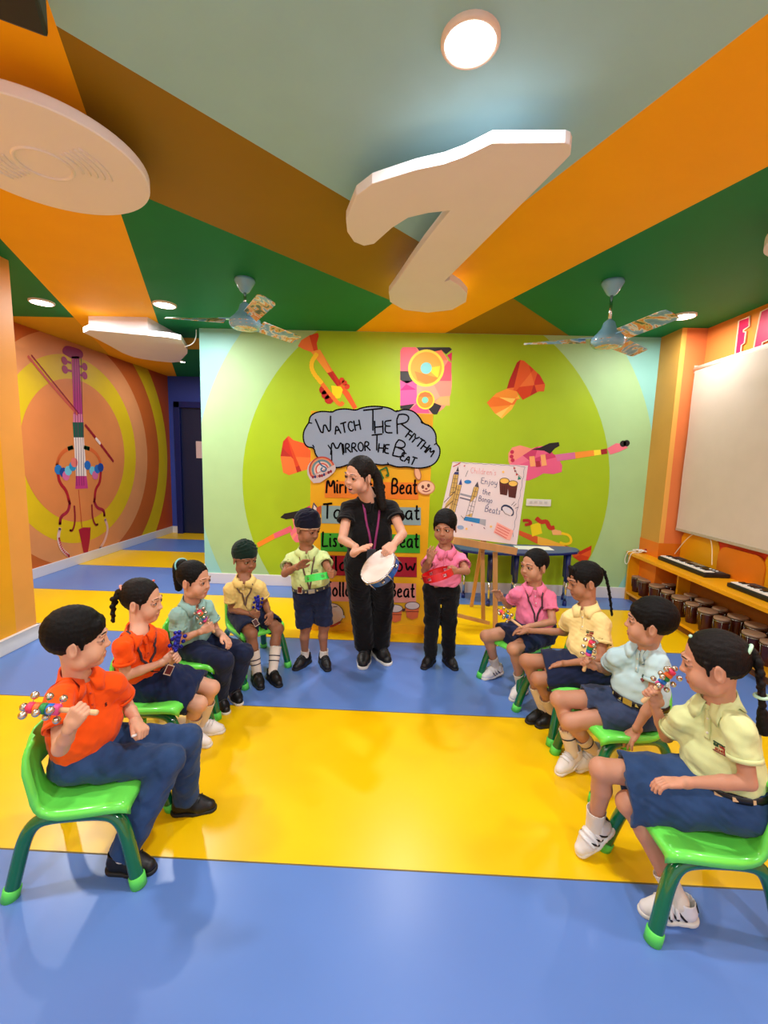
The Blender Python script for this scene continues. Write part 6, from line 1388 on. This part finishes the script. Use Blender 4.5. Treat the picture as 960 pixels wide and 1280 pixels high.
tag(MB().cyl(POSE['A']['Lh']+POSE['A']['Ln']*.014-POSE['A']['Lt']*.03, POSE['A']['Lh']+POSE['A']['Ln']*.014+POSE['A']['Lt']*.038, .0045, 10).build('short_stick', plain((236, 230, 224), .4), origin=tuple(POSE['A']['Lh'])), 'short white stick in the lap hand of the boy in orange', 'stick')
def tambourine(c, n, r, h, rimc, lab, head=False, jn=6):
    c = np.array(c, float); n = nrm(n); e = empty('tambourine', tuple(c), lab, 'tambourine', None); _, u, v = MB().frame(n)
    rm = mat('rim_%d_%d_%d' % rimc, rimc, .25, coat=.5)
    nseg = jn*4; mb = MB()
    for k in range(nseg):       # rim with a slot over every pair of jingles
        slot = k % 4 == 1
        for (z0, z1) in (((-h/2, -h*.22), (h*.22, h/2)) if slot else ((-h/2, h/2),)):
            V = []
            for a in (2*math.pi*k/nseg, 2*math.pi*(k+.5)/nseg, 2*math.pi*(k+1)/nseg):
                for rr_, z in ((r, z0), (r, z1), (r-.006, z1), (r-.006, z0)): V.append(c+n*z+(u*math.cos(a)+v*math.sin(a))*rr_)
            F = [(i*4+j, i*4+(j+1) % 4, i*4+4+(j+1) % 4, i*4+4+j) for i in (0, 1) for j in range(4)]
            mb.add(V, F+[(3, 2, 1, 0), (8, 9, 10, 11)], False)
    mb.build('rim', rm, e)
    for k in range(jn):
        a = 2*math.pi*(k*4+1.5)/nseg; q = c+(u*math.cos(a)+v*math.sin(a))*(r-.002)
        for dz in (-.0035, .0025): MB().lathe(q+n*dz, n, [(0, .004), (.0006, .0125), (.0014, .0125), (.002, .004)], 14).build('jingle', BELL, e)
        MB().cyl(q-n*h*.3, q+n*h*.3, .0015, 6).build('pin', STEEL, e)
    if head:
        MB().lathe(c+n*(h/2-.001), n, [(0, r-.001), (.002, r-.001), (.003, r-.006)], 48).build('drum_head', mat('drum_head', (230, 216, 206), .5, var=.03), e)
        MB().tube([c+n*(h/2-.004)+(u*math.cos(a)+v*math.sin(a))*(r+.002) for a in np.linspace(0, 2*math.pi, 49)[:-1]], .004, 8, closed=True).build('hoop', BELL, e)
        for k in range(6):
            a = 2*math.pi*(k*4+3)/nseg; q = c+(u*math.cos(a)+v*math.sin(a))*(r+.006); MB().cyl(q+n*h*.45, q-n*h*.75, .0035, 8).build('tension_rod', BELL, e)
    return e
tambourine(at(475, 710, y=2.50), (-.57, -.47, .68), .118, .05, (30, 84, 160), 'round tambourine with pale skin and blue rim held by the teacher', True)
tambourine(at(399, 721, y=2.655), (-.20, .25, .94), .092, .042, (60, 216, 90), 'bright green tambourine held by the boy in pale lime shirt')
tambourine(at(547, 718, y=2.665), (-.33, .08, .93), .100, .045, (206, 16, 26), 'red tambourine held by the boy in pink shirt')
